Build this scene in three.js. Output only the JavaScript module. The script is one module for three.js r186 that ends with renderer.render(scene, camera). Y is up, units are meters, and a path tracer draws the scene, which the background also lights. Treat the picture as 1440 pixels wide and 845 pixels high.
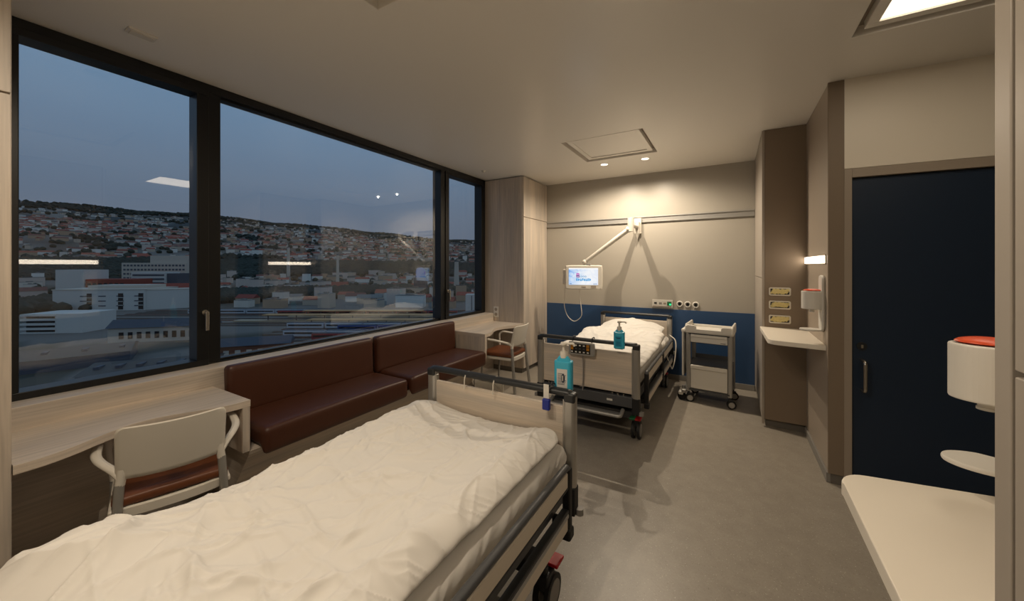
import * as THREE from 'three';
import { RoundedBoxGeometry } from 'three/addons/geometries/RoundedBoxGeometry.js';
import { mergeGeometries, mergeVertices, toCreasedNormals } from 'three/addons/utils/BufferGeometryUtils.js';
import { ImprovedNoise } from 'three/addons/math/ImprovedNoise.js';
import { RectAreaLightUniformsLib } from 'three/addons/lights/RectAreaLightUniformsLib.js';

// ------------------------------------------------------------------ camera, sky, exposure
const W = 1440, H = 845, FOCAL = 520, HORIZON = 374, EYE = 1.545, CEIL = 2.85;
const YAW = Math.atan2(306, FOCAL);
const scene = new THREE.Scene();
const camera = new THREE.PerspectiveCamera(2 * Math.atan(H / 2 / FOCAL) * 180 / Math.PI, W / H, 0.05, 12000);
camera.position.set(0, EYE, 0);
camera.rotation.y = YAW;
camera.setViewOffset(W, H, 0, H / 2 - HORIZON, W, H);      // shift lens: the photograph's verticals stay vertical
camera.updateProjectionMatrix();
const renderer = new THREE.WebGLRenderer({ antialias: true });
renderer.toneMapping = THREE.LinearToneMapping;
renderer.toneMappingExposure = 1.0;
renderer.shadowMap.enabled = true;
RectAreaLightUniformsLib.init();

const noise = new ImprovedNoise();
const N3 = (x, y, z = 0) => noise.noise(x + 31.7, y + 17.3, z + 5.1);
let seed = 20240611;
const rnd = () => { seed = (seed * 1664525 + 1013904223) >>> 0; return seed / 4294967296; };
const lerp = (a, b, t) => a + (b - a) * t;
const clamp = (x, a = 0, b = 1) => Math.min(b, Math.max(a, x));
const smooth = (a, b, x) => { const t = clamp((x - a) / (b - a)); return t * t * (3 - 2 * t); };
const V = (x, y, z) => new THREE.Vector3(x, y, z);

{ // overcast dusk sky, the same all round
  const w = 512, h = 256, d = new Float32Array(w * h * 4);
  for (let j = 0; j < h; j++) {
    const el = ((j + 0.5) / h - 0.5) * 180;
    for (let i = 0; i < w; i++) {
      const az = i / w * Math.PI * 2, ce = Math.cos(el * Math.PI / 180), se = Math.sin(el * Math.PI / 180);
      const x = Math.cos(az) * ce * 2.2, z = Math.sin(az) * ce * 2.2, y = se * 9;
      const c = N3(x, y, z) * 0.5 + N3(x * 2.3, y * 2.3, z * 2.3) * 0.3;
      const t = smooth(2, 24, el), k = 1 + 0.16 * c;
      const o = (j * w + i) * 4;
      d[o] = lerp(0.118, 0.142, t) * k; d[o + 1] = lerp(0.152, 0.242, t) * (1 + 0.1 * c); d[o + 2] = lerp(0.21, 0.372, t) * (1 + 0.05 * c); d[o + 3] = 1;
    }
  }
  const sky = new THREE.DataTexture(d, w, h, THREE.RGBAFormat, THREE.FloatType);
  sky.mapping = THREE.EquirectangularReflectionMapping; sky.magFilter = THREE.LinearFilter; sky.minFilter = THREE.LinearFilter; sky.needsUpdate = true;
  scene.background = sky;
}
const WARM = new THREE.Color().setRGB(1, 0.845, 0.655);

// ------------------------------------------------------------------ helpers
const used = new Map();
function numbered(n) { const k = used.get(n) || 0; used.set(n, k + 1); return k ? n + '_' + String(k).padStart(3, '0') : n; }
function thing(name, label, category, pos = [0, 0, 0], turn = 0, group) {
  const o = new THREE.Group(); o.name = numbered(name); o.position.set(...pos); o.rotation.y = turn;
  o.userData = { label, category }; if (group) o.userData.group = group; scene.add(o); return o;
}
function part(name, geo, mat, parent, label) {
  const m = new THREE.Mesh(Array.isArray(geo) ? join(geo) : geo, mat); m.name = name; m.castShadow = m.receiveShadow = true;
  if (label) m.userData.label = label; parent.add(m); return m;
}
function solo(name, label, category, geo, mat, group) {
  const m = part(numbered(name), geo, mat, scene); m.userData = { label, category }; if (group) m.userData.group = group; return m;
}
function struct(name, label, category, geo, mat) { const m = solo(name, label, category, geo, mat); m.userData.kind = 'structure'; return m; }
function structGroup(name, label, category, pos, turn) { const g = thing(name, label, category, pos, turn); g.userData.kind = 'structure'; return g; }
function join(list) {
  const out = list.map((g) => { const n = g.index ? g.toNonIndexed() : g.clone(); for (const k of Object.keys(n.attributes)) if (!['position', 'normal', 'uv'].includes(k)) n.deleteAttribute(k); return n; });
  return out.length === 1 ? out[0] : mergeGeometries(out);
}
// uv in metres from the dominant axis of each face; mode 'h' turns the grain level on upright faces, 'x' runs it along x on tops
function uvm(geo, mode = 'v', off = 0) {
  const g = geo.index ? geo.toNonIndexed() : geo, p = g.attributes.position, uv = new Float32Array(p.count * 2);
  const a = V(0, 0, 0), b = V(0, 0, 0), c = V(0, 0, 0), n = V(0, 0, 0), e = V(0, 0, 0);
  for (let i = 0; i < p.count; i += 3) {
    a.fromBufferAttribute(p, i); b.fromBufferAttribute(p, i + 1); c.fromBufferAttribute(p, i + 2);
    n.subVectors(b, a).cross(e.subVectors(c, a)); const X = Math.abs(n.x), Y = Math.abs(n.y), Z = Math.abs(n.z);
    [a, b, c].forEach((q, k) => {
      let u, v;
      if (Y >= X && Y >= Z) { u = q.x; v = q.z; if (mode === 'x') [u, v] = [v, u]; }
      else if (X >= Z) { u = q.z; v = q.y; if (mode === 'h') [u, v] = [v, u]; }
      else { u = q.x; v = q.y; if (mode !== 'v') [u, v] = [v, u]; }
      uv[(i + k) * 2] = u + off; uv[(i + k) * 2 + 1] = v + off * 0.7;
    });
  }
  g.setAttribute('uv', new THREE.BufferAttribute(uv, 2)); return g;
}
function box(x0, x1, y0, y1, z0, z1, r = 0.003, seg = 1) {
  const w = Math.abs(x1 - x0), h = Math.abs(y1 - y0), d = Math.abs(z1 - z0), rr = Math.min(r, w / 2.2, h / 2.2, d / 2.2);
  const g = rr > 0 ? new RoundedBoxGeometry(w, h, d, seg, rr) : new THREE.BoxGeometry(w, h, d);
  return g.translate((x0 + x1) / 2, (y0 + y1) / 2, (z0 + z1) / 2);
}
const plain = (x0, x1, y0, y1, z0, z1) => box(x0, x1, y0, y1, z0, z1, 0);
function cyl(r, a, b, seg = 20, r2 = r) {
  const A = V(...a), B = V(...b), d = B.clone().sub(A), g = new THREE.CylinderGeometry(r2, r, d.length(), seg);
  g.applyQuaternion(new THREE.Quaternion().setFromUnitVectors(V(0, 1, 0), d.clone().normalize()));
  return g.translate(...A.clone().add(B).multiplyScalar(0.5).toArray());
}
function tube(pts, r, seg = 40, rad = 10, closed = false, tension = 0.5) { return new THREE.TubeGeometry(new THREE.CatmullRomCurve3(pts.map((q) => V(...q)), closed, 'catmullrom', tension), seg, r, rad, closed); }
// polyline with rounded corners
function bent(pts, rad, r, radial = 10, n = 6) {
  const path = new THREE.CurvePath(), P = pts.map((q) => V(...q)); let at = P[0];
  for (let i = 1; i < P.length - 1; i++) {
    const d1 = P[i - 1].clone().sub(P[i]), d2 = P[i + 1].clone().sub(P[i]), k = Math.min(rad, d1.length() / 2.05, d2.length() / 2.05);
    const s = P[i].clone().add(d1.setLength(k)), e = P[i].clone().add(d2.setLength(k));
    path.add(new THREE.LineCurve3(at, s)); path.add(new THREE.QuadraticBezierCurve3(s, P[i], e)); at = e;
  }
  path.add(new THREE.LineCurve3(at, P[P.length - 1]));
  return new THREE.TubeGeometry(path, pts.length * n * 2, r, radial, false);
}
function disc(r, h, seg = 24) { return new THREE.CylinderGeometry(r, r, h, seg); }
function roundRect(w, h, r) {
  const s = new THREE.Shape(), x = -w / 2, y = -h / 2;
  s.moveTo(x + r, y); s.lineTo(x + w - r, y); s.absarc(x + w - r, y + r, r, -Math.PI / 2, 0); s.lineTo(x + w, y + h - r); s.absarc(x + w - r, y + h - r, r, 0, Math.PI / 2);
  s.lineTo(x + r, y + h); s.absarc(x + r, y + h - r, r, Math.PI / 2, Math.PI); s.lineTo(x, y + r); s.absarc(x + r, y + r, r, Math.PI, Math.PI * 1.5); return s;
}
const extr = (shape, depth, bevel = 0, seg = 8) => new THREE.ExtrudeGeometry(shape, { depth, bevelEnabled: bevel > 0, bevelSize: bevel, bevelThickness: bevel, bevelSegments: 2, curveSegments: seg });
// plan outline [x, z] raised between two heights
function slab(pts, y0, y1, bevel = 0) {
  const s = new THREE.Shape(pts.map(([x, z]) => new THREE.Vector2(x, -z)));
  const g = extr(s, y1 - y0 - 2 * bevel, bevel, 8); g.rotateX(-Math.PI / 2); return g.translate(0, y0 + bevel, 0);
}
// box of many faces with rounded edges, pushed about by disp(p, n)
function softBox(w, h, d, r, nx, ny, nz, disp) {
  let g = new THREE.BoxGeometry(w, h, d, nx, ny, nz); g.deleteAttribute('normal'); g.deleteAttribute('uv'); g = mergeVertices(g, 1e-5);
  const p = g.attributes.position, q = V(0, 0, 0), c = V(0, 0, 0), n = V(0, 0, 0), hx = w / 2 - r, hy = h / 2 - r, hz = d / 2 - r;
  for (let i = 0; i < p.count; i++) {
    q.fromBufferAttribute(p, i); c.set(clamp(q.x, -hx, hx), clamp(q.y, -hy, hy), clamp(q.z, -hz, hz)); n.subVectors(q, c);
    if (n.lengthSq() > 1e-12) n.normalize(); else n.set(0, 1, 0);
    q.copy(c).addScaledVector(n, r); if (disp) disp(q, n); p.setXYZ(i, q.x, q.y, q.z);
  }
  g.computeVertexNormals(); return uvm(g);
}
// thin plate in x, y with round corners, bent by z = f(x, y)
function plate(w, h, t, R, nx, ny, f) {
  let g = new THREE.BoxGeometry(w, h, t, nx, ny, 2); g.deleteAttribute('normal'); g.deleteAttribute('uv'); g = mergeVertices(g, 1e-5);
  const p = g.attributes.position;
  for (let i = 0; i < p.count; i++) {
    let x = p.getX(i), y = p.getY(i), z = p.getZ(i); const cx = w / 2 - R, cy = h / 2 - R, dx = Math.abs(x) - cx, dy = Math.abs(y) - cy;
    if (dx > 0 && dy > 0) { const a = dx / R, b = dy / R; x = Math.sign(x) * (cx + R * a * Math.sqrt(1 - b * b / 2)); y = Math.sign(y) * (cy + R * b * Math.sqrt(1 - a * a / 2)); }
    if (Math.abs(z) < t / 4) { x += Math.abs(Math.abs(p.getX(i)) - w / 2) < 1e-4 ? Math.sign(x) * t * 0.3 : 0; y += Math.abs(Math.abs(p.getY(i)) - h / 2) < 1e-4 ? Math.sign(y) * t * 0.3 : 0; }
    p.setXYZ(i, x, y, z + (f ? f(x, y) : 0));
  }
  return uvm(toCreasedNormals(g, 0.9));
}
// quilt or pillow: a closed cushion over a heightfield
function quilt(hw, hd, nx, nz, top, bottom, sharp = 10, power = 0.5, corner = 0.1) {
  const P = [], I = [], cl = (k, n) => { const t = k / n * 2 - 1; return Math.sign(t) * (1 - Math.pow(1 - Math.abs(t), 1.7)); };
  for (const side of [1, 0]) for (let j = 0; j <= nz; j++) for (let i = 0; i <= nx; i++) {
    const sx = cl(i, nx), sz = cl(j, nz), e = Math.pow(Math.max(0, (1 - Math.pow(Math.abs(sx), sharp)) * (1 - Math.pow(Math.abs(sz), sharp))), power);
    let x = sx * hw, z = sz * hd; const dx = (Math.abs(x) - hw + corner) / corner, dz = (Math.abs(z) - hd + corner) / corner; if (dx > 0 && dz > 0) { x = Math.sign(x) * (hw - corner + corner * dx * Math.sqrt(1 - dz * dz / 2)); z = Math.sign(z) * (hd - corner + corner * dz * Math.sqrt(1 - dx * dx / 2)); }
    const b = bottom(x, z), t = top(x, z); const y = side ? lerp(lerp(b, t, 0.45), t, e) : lerp(lerp(b, t, 0.45), b, e);
    P.push(x, y, z);
  }
  const S = (nx + 1) * (nz + 1);
  for (let s = 0; s < 2; s++) for (let j = 0; j < nz; j++) for (let i = 0; i < nx; i++) {
    const a = s * S + j * (nx + 1) + i, b = a + 1, c = a + nx + 1, d = c + 1;
    if (s === 0) I.push(a, c, b, b, c, d); else I.push(a, b, c, b, d, c);
  }
  let g = new THREE.BufferGeometry(); g.setAttribute('position', new THREE.Float32BufferAttribute(P, 3)); g.setIndex(I);
  g = mergeVertices(g, 1e-5); g.computeVertexNormals(); return uvm(g);
}

// ------------------------------------------------------------------ textures and materials
function tex(w, h, fn, srgb = true) {
  const d = new Uint8Array(w * h * 4);
  for (let j = 0; j < h; j++) for (let i = 0; i < w; i++) { const c = fn(i, j), o = (j * w + i) * 4; d[o] = c[0]; d[o + 1] = c[1]; d[o + 2] = c[2]; d[o + 3] = 255; }
  const t = new THREE.DataTexture(d, w, h); t.wrapS = t.wrapT = THREE.RepeatWrapping; t.magFilter = THREE.LinearFilter; t.minFilter = THREE.LinearMipmapLinearFilter; t.generateMipmaps = true;
  if (srgb) t.colorSpace = THREE.SRGBColorSpace; t.needsUpdate = true; return t;
}
// noise that repeats after px by py cells
const hash = (i, j, s) => { const x = Math.sin(i * 127.1 + j * 311.7 + s * 74.7) * 43758.5453; return x - Math.floor(x); };
function pn(x, y, px, py, s) {
  const i = Math.floor(x), j = Math.floor(y), f = x - i, g = y - j, u = f * f * (3 - 2 * f), v = g * g * (3 - 2 * g), m = (a, b) => hash(((a % px) + px) % px, ((b % py) + py) % py, s);
  return lerp(lerp(m(i, j), m(i + 1, j), u), lerp(m(i, j + 1), m(i + 1, j + 1), u), v);
}
function woodTex(base, s, q = 1) {
  return tex(512, 1024, (i, j) => {
    const u = i / 512, v = j / 1024, wob = (pn(u * 6, v * 4, 6, 4, s) - 0.5) * 0.05;
    const a = pn((u + wob) * 90, v * 5, 90, 5, s + 1), b = pn((u + wob) * 14, v * 3, 14, 3, s + 2), c = pn(u * 9, v * 2, 9, 2, s + 3), f = pn(u * 250, v * 18, 250, 18, s + 4);
    const k = 1 + q * ((a - 0.5) * 0.13 + (b - 0.5) * 0.16 + (c - 0.5) * 0.10 + (f - 0.5) * 0.09);
    return base.map((q, n) => clamp(q * k * (1 + (b - 0.5) * [0.02, 0, -0.03][n]), 0, 255));
  });
}
const rep = (t, x, y) => { t.repeat.set(x, y); return t; };
const std = (o) => new THREE.MeshStandardMaterial(o);
const phys = (o) => new THREE.MeshPhysicalMaterial(o);
const M = {};
M.wood = std({ map: rep(woodTex([190, 178, 164], 1, 0.75), 1 / 0.8, 1 / 1.9), roughness: 0.5 });
M.boardWood = std({ map: rep(woodTex([203, 190, 174], 11, 0.55), 1 / 0.5, 1 / 1.3), roughness: 0.45 });
M.floor = std({ roughness: 0.38, map: rep(tex(1024, 1024, (() => {
  const k = new Float32Array(1024 * 1024); let s = 99; const r = () => { s = (s * 1664525 + 1013904223) >>> 0; return s / 4294967296; };
  for (let n = 0; n < 9000; n++) { const x = r() * 1024 | 0, y = r() * 1024 | 0, v = r() < 0.55 ? 26 + r() * 34 : -18 - r() * 14, q = r() < 0.35 ? 2 : 1; for (let a = 0; a < q; a++) for (let b = 0; b < q; b++) k[((y + b) % 1024) * 1024 + (x + a) % 1024] = v; }
  return (i, j) => { const c = (pn(i / 32, j / 32, 32, 32, 5) - 0.5) * 8 + (pn(i / 4, j / 4, 256, 256, 6) - 0.5) * 7 + k[j * 1024 + i]; return [154 + c, 146 + c, 134 + c]; };
})()), 1 / 1.6, 1 / 1.6) });
const grain = tex(256, 256, (i, j) => { const c = 128 + (pn(i / 3, j / 3, 85, 85, 3) - 0.5) * 90 + (pn(i / 10, j / 10, 25, 25, 4) - 0.5) * 70; return [c, c, c]; }, false);
const weave = tex(128, 128, (i, j) => { const c = 128 + Math.sin(i * Math.PI / 4) * 40 * (((j >> 2) & 1) ? 1 : -1) + (hash(i, j, 9) - 0.5) * 40; return [c, c, c]; }, false);
const bump = (t, r) => { const c = t.clone(); c.repeat.set(r, r); c.needsUpdate = true; return c; };
M.ceiling = std({ color: '#f0ebe2', roughness: 0.3 });
M.wall = std({ color: '#aca69b', roughness: 0.36 });
M.paleWall = std({ color: '#efe6d6', roughness: 0.4 });
M.white = std({ color: '#dedad1', roughness: 0.4 });
M.blue = std({ color: '#2c4a70', roughness: 0.42 });
M.doorBlue = std({ color: '#1d2d42', roughness: 0.4 });
M.brown = std({ color: '#857563', roughness: 0.55 });
M.taupe = std({ color: '#a39687', roughness: 0.45 });
M.wardrobe = std({ color: '#a59c91', roughness: 0.42 });
M.grey = std({ color: '#8a8680', roughness: 0.5 });
M.plinth = std({ color: '#6d6861', roughness: 0.6 });
M.black = std({ color: '#0a0a0a', roughness: 0.35 });
M.rubber = std({ color: '#161617', roughness: 0.6 });
M.dark = std({ color: '#26282a', roughness: 0.4 });
M.anthracite = std({ color: '#4b4c4e', roughness: 0.4 });
M.alu = std({ color: '#b9b6b0', roughness: 0.34, metalness: 0.75 });
M.steel = std({ color: '#b8b2a8', roughness: 0.25, metalness: 0.95 });
M.silver = std({ color: '#a9a7a3', roughness: 0.4, metalness: 0.5 });
M.leather = std({ color: '#43210f', roughness: 0.45, bumpMap: bump(grain, 6), bumpScale: 0.0006 });
M.seatLeather = std({ color: '#6b3d22', roughness: 0.45, bumpMap: bump(grain, 6), bumpScale: 0.0006 });
M.counter = std({ color: '#efe7d8', roughness: 0.4 });
M.plastic = std({ color: '#d8d2c6', roughness: 0.42 });
M.legGrey = std({ color: '#9b9892', roughness: 0.4, metalness: 0.35 });
M.linen = phys({ color: '#dfdbd4', roughness: 0.85, sheen: 0.3, sheenRoughness: 0.6, bumpMap: bump(weave, 40), bumpScale: 0.0002 });
M.orange = std({ color: '#d8512a', roughness: 0.35 });
M.glass = phys({ color: '#ffffff', roughness: 0.0, transmission: 1, thickness: 0, ior: 1.52 });
M.gel = phys({ color: '#49bfe0', roughness: 0.2, transmission: 0.15, thickness: 0.02, ior: 1.4, attenuationColor: new THREE.Color('#1590b8'), attenuationDistance: 0.03 });
M.slat = std({ color: '#d6cbb9', roughness: 0.4 });
M.red = std({ color: '#b3141a', roughness: 0.4 });
M.green = std({ color: '#0f6b3c', roughness: 0.4 });
M.cobalt = std({ color: '#16298a', roughness: 0.4 });
M.latex = std({ color: '#d9c98a', roughness: 0.7 });
M.lampGlow = std({ color: '#fff4e2', emissive: new THREE.Color().setRGB(1, 0.86, 0.66), emissiveIntensity: 3 });
M.stripGlow = std({ color: '#fff4e2', emissive: new THREE.Color().setRGB(1, 0.87, 0.7), emissiveIntensity: 6 });
M.panelGlow = std({ color: '#fff4e2', emissive: new THREE.Color().setRGB(1, 0.86, 0.66), emissiveIntensity: 1.6 });
M.ledGreen = std({ color: '#0a4020', emissive: new THREE.Color().setRGB(0.05, 0.9, 0.35), emissiveIntensity: 1.2 });

// ------------------------------------------------------------------ room shell
const XW = -3.22, XC = -2.55, XR = 0.269, XI = 0.608, XP = 0.693, ZB = -5.455, ZN = 0.53, ZM = -4.93;   // ZM: mirror, z -> ZM - z
const mz = (z) => ZM - z;
struct('floor', 'grey beige speckled vinyl floor of the room', 'floor', uvm(plain(-3.4, 3.4, -0.15, 0, -5.6, 0.75)), M.floor);
const PANELS = [[-1.548, -0.71, -4.487, -3.648], [-1.548, -0.71, mz(-3.648), mz(-4.487)], [0.6, 1.44, -2.815, -1.975]];
{
  const s = new THREE.Shape([[-3.4, -0.75], [3.4, -0.75], [3.4, 5.6], [-3.4, 5.6]].map(([x, y]) => new THREE.Vector2(x, y)));
  for (const [x0, x1, z0, z1] of PANELS) s.holes.push(new THREE.Path([[x0, -z0], [x0, -z1], [x1, -z1], [x1, -z0]].map(([x, y]) => new THREE.Vector2(x, y))));
  const g = extr(s, 0.16); g.rotateX(-Math.PI / 2); g.translate(0, CEIL, 0);
  struct('ceiling', 'smooth satin beige ceiling with square recesses for light panels', 'ceiling', uvm(g), M.ceiling);
}
{ // back wall with blue dado and coved base
  const w = structGroup('wall_back', 'pale end wall with blue lower band behind the made bed', 'wall');
  part('plaster', plain(-3.4, 3.4, 0, CEIL, ZB - 0.145, ZB), M.wall, w, 'pale upper wall');
  part('dado', box(XC, XR, 0.07, 0.955, ZB, ZB + 0.006, 0.002), M.blue, w, 'dark blue protective wall covering');
  struct('baseboard_back', 'grey coved skirting under the blue wall band', 'skirting', [box(XC, XR, 0, 0.072, ZB, ZB + 0.012, 0.004)], M.grey);
}
struct('wall_near', 'pale wall behind the head of the unmade bed', 'wall', plain(-3.4, 3.4, 0, CEIL, ZN, ZN + 0.15), M.wall);
{ // window wall below and beside the glazing
  const w = structGroup('wall_left', 'wood veneered wall under the long window', 'wall');
  part('panel', uvm(box(-3.4, -3.06, 0, 0.84, -4.66, -0.27, 0.004), 'h'), M.wood, w);
  struct('wall_pier_near', 'wall pier behind the near tall cabinet', 'wall', plain(-3.4, XW - 0.01, 0, CEIL, -0.27, ZN), M.wall);
  struct('wall_pier_far', 'wall pier behind the corner cabinet', 'wall', plain(-3.4, XW - 0.01, 0, CEIL, ZB, -4.66), M.wall);
}
{ // window
  const w = structGroup('window_1', 'long black framed window of three panes looking over the city at dusk', 'window');
  const x0 = -3.36, x1 = XW, F = (n, y0, y1, z0, z1, a = x0, b = x1) => part(n, box(a, b, y0, y1, z0, z1, 0.004), M.black, w);
  F('frame_rail', 2.79, CEIL, -4.66, -0.27); F('frame_rail', 0.78, 0.85, -4.66, -0.27);
  F('frame_post', 0.78, CEIL, -0.31, -0.27); F('frame_post', 0.78, CEIL, -4.66, -4.6);
  F('mullion', 0.85, 2.79, -1.255, -1.175); F('mullion', 0.85, 2.79, -3.745, -3.655);
  const sash = (za, zb) => {                             // opening casement standing proud of the frame
    const g = [box(-3.34, XW + 0.012, 2.755, 2.8, zb, za, 0.004), box(-3.34, XW + 0.012, 0.835, 0.88, zb, za, 0.004), box(-3.34, XW + 0.012, 0.88, 2.755, za - 0.07, za, 0.004), box(-3.34, XW + 0.012, 0.88, 2.755, zb, zb + 0.07, 0.004)];
    return part('sash', g, M.black, w);
  };
  sash(-0.29, -1.18); sash(-3.74, -4.62);
  part('glazing_bead', [box(-3.31, -3.245, 2.775, 2.792, -3.655, -1.255), box(-3.31, -3.245, 0.85, 0.865, -3.655, -1.255)], M.black, w);
  part('pane', plain(-3.272, -3.27, 0.87, 2.765, -1.12, -0.35), M.glass, w, 'pane of the opening casement by the near desk');
  part('pane', plain(-3.272, -3.27, 0.845, 2.795, -3.66, -1.25), M.glass, w, 'wide fixed middle pane');
  part('pane', plain(-3.272, -3.27, 0.87, 2.765, -4.56, -3.8), M.glass, w, 'narrow casement pane by the tall cabinet');
  for (const [z, s] of [[-1.155, 1], [-3.775, 1]]) {
    const h = part('handle', [disc(0.02, 0.012).rotateZ(Math.PI / 2).translate(XW + 0.018, 1.215, z), cyl(0.009, [XW + 0.02, 1.215, z], [XW + 0.055, 1.215, z]), box(XW + 0.045, XW + 0.062, 1.09, 1.226, z - 0.011, z + 0.011, 0.005, 2)], M.steel, w, 'brushed metal window handle');
  }
}
// right side: wardrobe fronts, wash recess walls, partition ends, corridor
function mirrorZ(g, far) { if (far) return g; const q = g.index ? g.toNonIndexed() : g.clone(); q.scale(1, 1, -1).translate(0, 0, ZM); const p = q.attributes.position, n = q.attributes.normal, u = q.attributes.uv; for (let i = 0; i < p.count; i += 3) for (const t of [p, n, u]) { if (!t) continue; for (let k = 0; k < t.itemSize; k++) { const a = t.array[(i + 1) * t.itemSize + k]; t.array[(i + 1) * t.itemSize + k] = t.array[(i + 2) * t.itemSize + k]; t.array[(i + 2) * t.itemSize + k] = a; } } return q; }
for (const far of [true, false]) {
  const e = far ? -4.295 : -4.265, B = (...a) => mirrorZ(box(...a), far);
  const c = thing('wardrobe', far ? 'built in pale wardrobe beside the blue wall band' : 'built in pale wardrobe front close by the near counter', 'wardrobe', [0, 0, 0], 0);
  part('side_panel', B(XR + 0.021, XI + 0.03, 0.075, CEIL - 0.003, e - 0.03, e, 0.002), M.brown, c, 'brown side panel facing the wash recess');
  part('carcass', B(XR + 0.024, 0.6, 0.075, CEIL - 0.003, ZB + 0.002, e - 0.032, 0.002), M.plinth, c);
  part('edge_strip', B(XR, XR + 0.02, 0.03, CEIL - 0.004, e - 0.03, e, 0.002), M.wardrobe, c, 'pale edge strip');
  part('door', B(XR, XR + 0.02, 0.075, 1.424, ZB + 0.012, e - 0.036, 0.002), M.wardrobe, c);
  part('door', B(XR, XR + 0.02, 1.43, CEIL - 0.004, ZB + 0.012, e - 0.036, 0.002), M.wardrobe, c);
  part('plinth', B(XR + 0.03, XI - 0.002, 0, 0.075, ZB + 0.002, -4.335, 0.002), M.plinth, c);
  const w = structGroup(far ? 'wall_recess_far' : 'wall_recess_near', far ? 'brown partition of the far wash recess beside the blue door' : 'brown partition of the near wash recess', 'wall');
  const q = far ? -3.43 : -3.475;
  part('panel', B(XI, XP, 0.07, CEIL, -4.295, q, 0.002), M.taupe, w);
  part('end_panel', B(XI - 0.004, XP, 0.07, CEIL, q, q + 0.02, 0.002), M.brown, w, 'brown end strip of the partition');
  part('plinth', B(XI + 0.012, XP - 0.005, 0, 0.07, -4.295, q + 0.012, 0.002), M.plinth, w);
  part('backing', B(XP, 0.95, 0, CEIL, -4.295, -3.56, 0), M.plinth, w);
}
struct('baseboard_recess', 'grey skirting of the wash recess by the door', 'skirting', [box(XI - 0.012, XI + 0.012, 0, 0.07, -4.295, -3.42, 0.003)], M.grey);
{ // door wall in the entrance, turned a little off the grid
  const T = 0.075, P = [XP - 0.002, 0, -3.412];
  const w = structGroup('wall_door', 'beige wall above the dark blue door', 'wall', P, -T * -1);
  part('plaster', plain(0, 2.75, 2.225, CEIL, -0.12, 0), M.paleWall, w); part('plaster', plain(1.12, 2.75, 0, 2.225, -0.12, 0), M.paleWall, w);
  const d = structGroup('door_1', 'dark blue flush door with metal pull handle beside the far wash recess', 'door', P, T);
  part('door_frame', [box(0, 0.042, 0, 2.222, -0.11, 0.006, 0.002), box(0.042, 1.075, 2.16, 2.222, -0.11, 0.006, 0.002), box(1.075, 1.118, 0, 2.222, -0.11, 0.006, 0.002)], M.taupe, d, 'beige door frame');
  part('leaf', box(0.046, 1.072, 0.008, 2.155, -0.06, -0.02, 0.002), M.doorBlue, d);
  const l = part('lock', [disc(0.028, 0.008).rotateX(Math.PI / 2).translate(0.1, 0.99, -0.017)], M.dark, d, 'dark round lock rose');
  part('key_cylinder', [box(0.093, 0.107, 0.975, 1.0, -0.013, -0.008, 0.003)], M.steel, l);
  part('handle', [bent([[0.1, 0.895, -0.02], [0.1, 0.895, 0.045], [0.1, 0.685, 0.045], [0.1, 0.685, -0.02]], 0.03, 0.011)], M.steel, d, 'brushed metal pull handle');
}
struct('wall_corridor_end', 'wall closing the entrance out of view', 'wall', plain(3.25, 3.4, 0, CEIL, -5.45, ZN), M.wall);
struct('wall_corridor_near', 'entrance wall opposite the dark blue door', 'wall', plain(XP, 3.25, 0, CEIL, -1.52, -1.40), M.wall);
struct('wall_corridor_back', 'wall behind the entrance and wash recess', 'wall', plain(0.96, 3.25, 0, CEIL, -5.45, -4.6), M.wall);

// ------------------------------------------------------------------ window side furniture
for (const far of [true, false]) {
  const B = (...a) => mirrorZ(uvm(box(...a), 'v', far ? 0 : 0.37), far);
  const c = thing('tall_cabinet', far ? 'tall wood veneer cabinet in the corner beside the blue wall' : 'tall wood veneer cabinet at the head of the unmade bed', 'cabinet');
  part('carcass', B(XW + 0.0, XC - 0.022, 0.07, CEIL - 0.012, ZB + 0.003, -4.66, 0.002), M.wood, c);
  part('door', B(XC - 0.02, XC, 0.07, 2.25, ZB + 0.006, -4.664, 0.002), M.wood, c);
  part('door', B(XC - 0.02, XC, 2.258, CEIL - 0.014, ZB + 0.006, -4.664, 0.002), M.wood, c);
  part('plinth', B(XW, XC - 0.03, 0, 0.07, ZB + 0.003, -4.67, 0.002), M.plinth, c);
}
{ const s = thing('wall_socket', 'white double power socket on the side of the corner cabinet above the desk', 'socket', [-3.015, 0.86, -4.66]);
  part('plate', box(-0.042, 0.042, -0.078, 0.078, 0, 0.01, 0.004, 2), M.white, s);
  for (const y of [-0.037, 0.037]) part('outlet', [disc(0.024, 0.006).rotateX(Math.PI / 2).translate(0, y, 0.01)], M.taupe, s); }
const ZD = -1.147, ZF = -3.69;                        // end panels of the two desks
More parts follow.
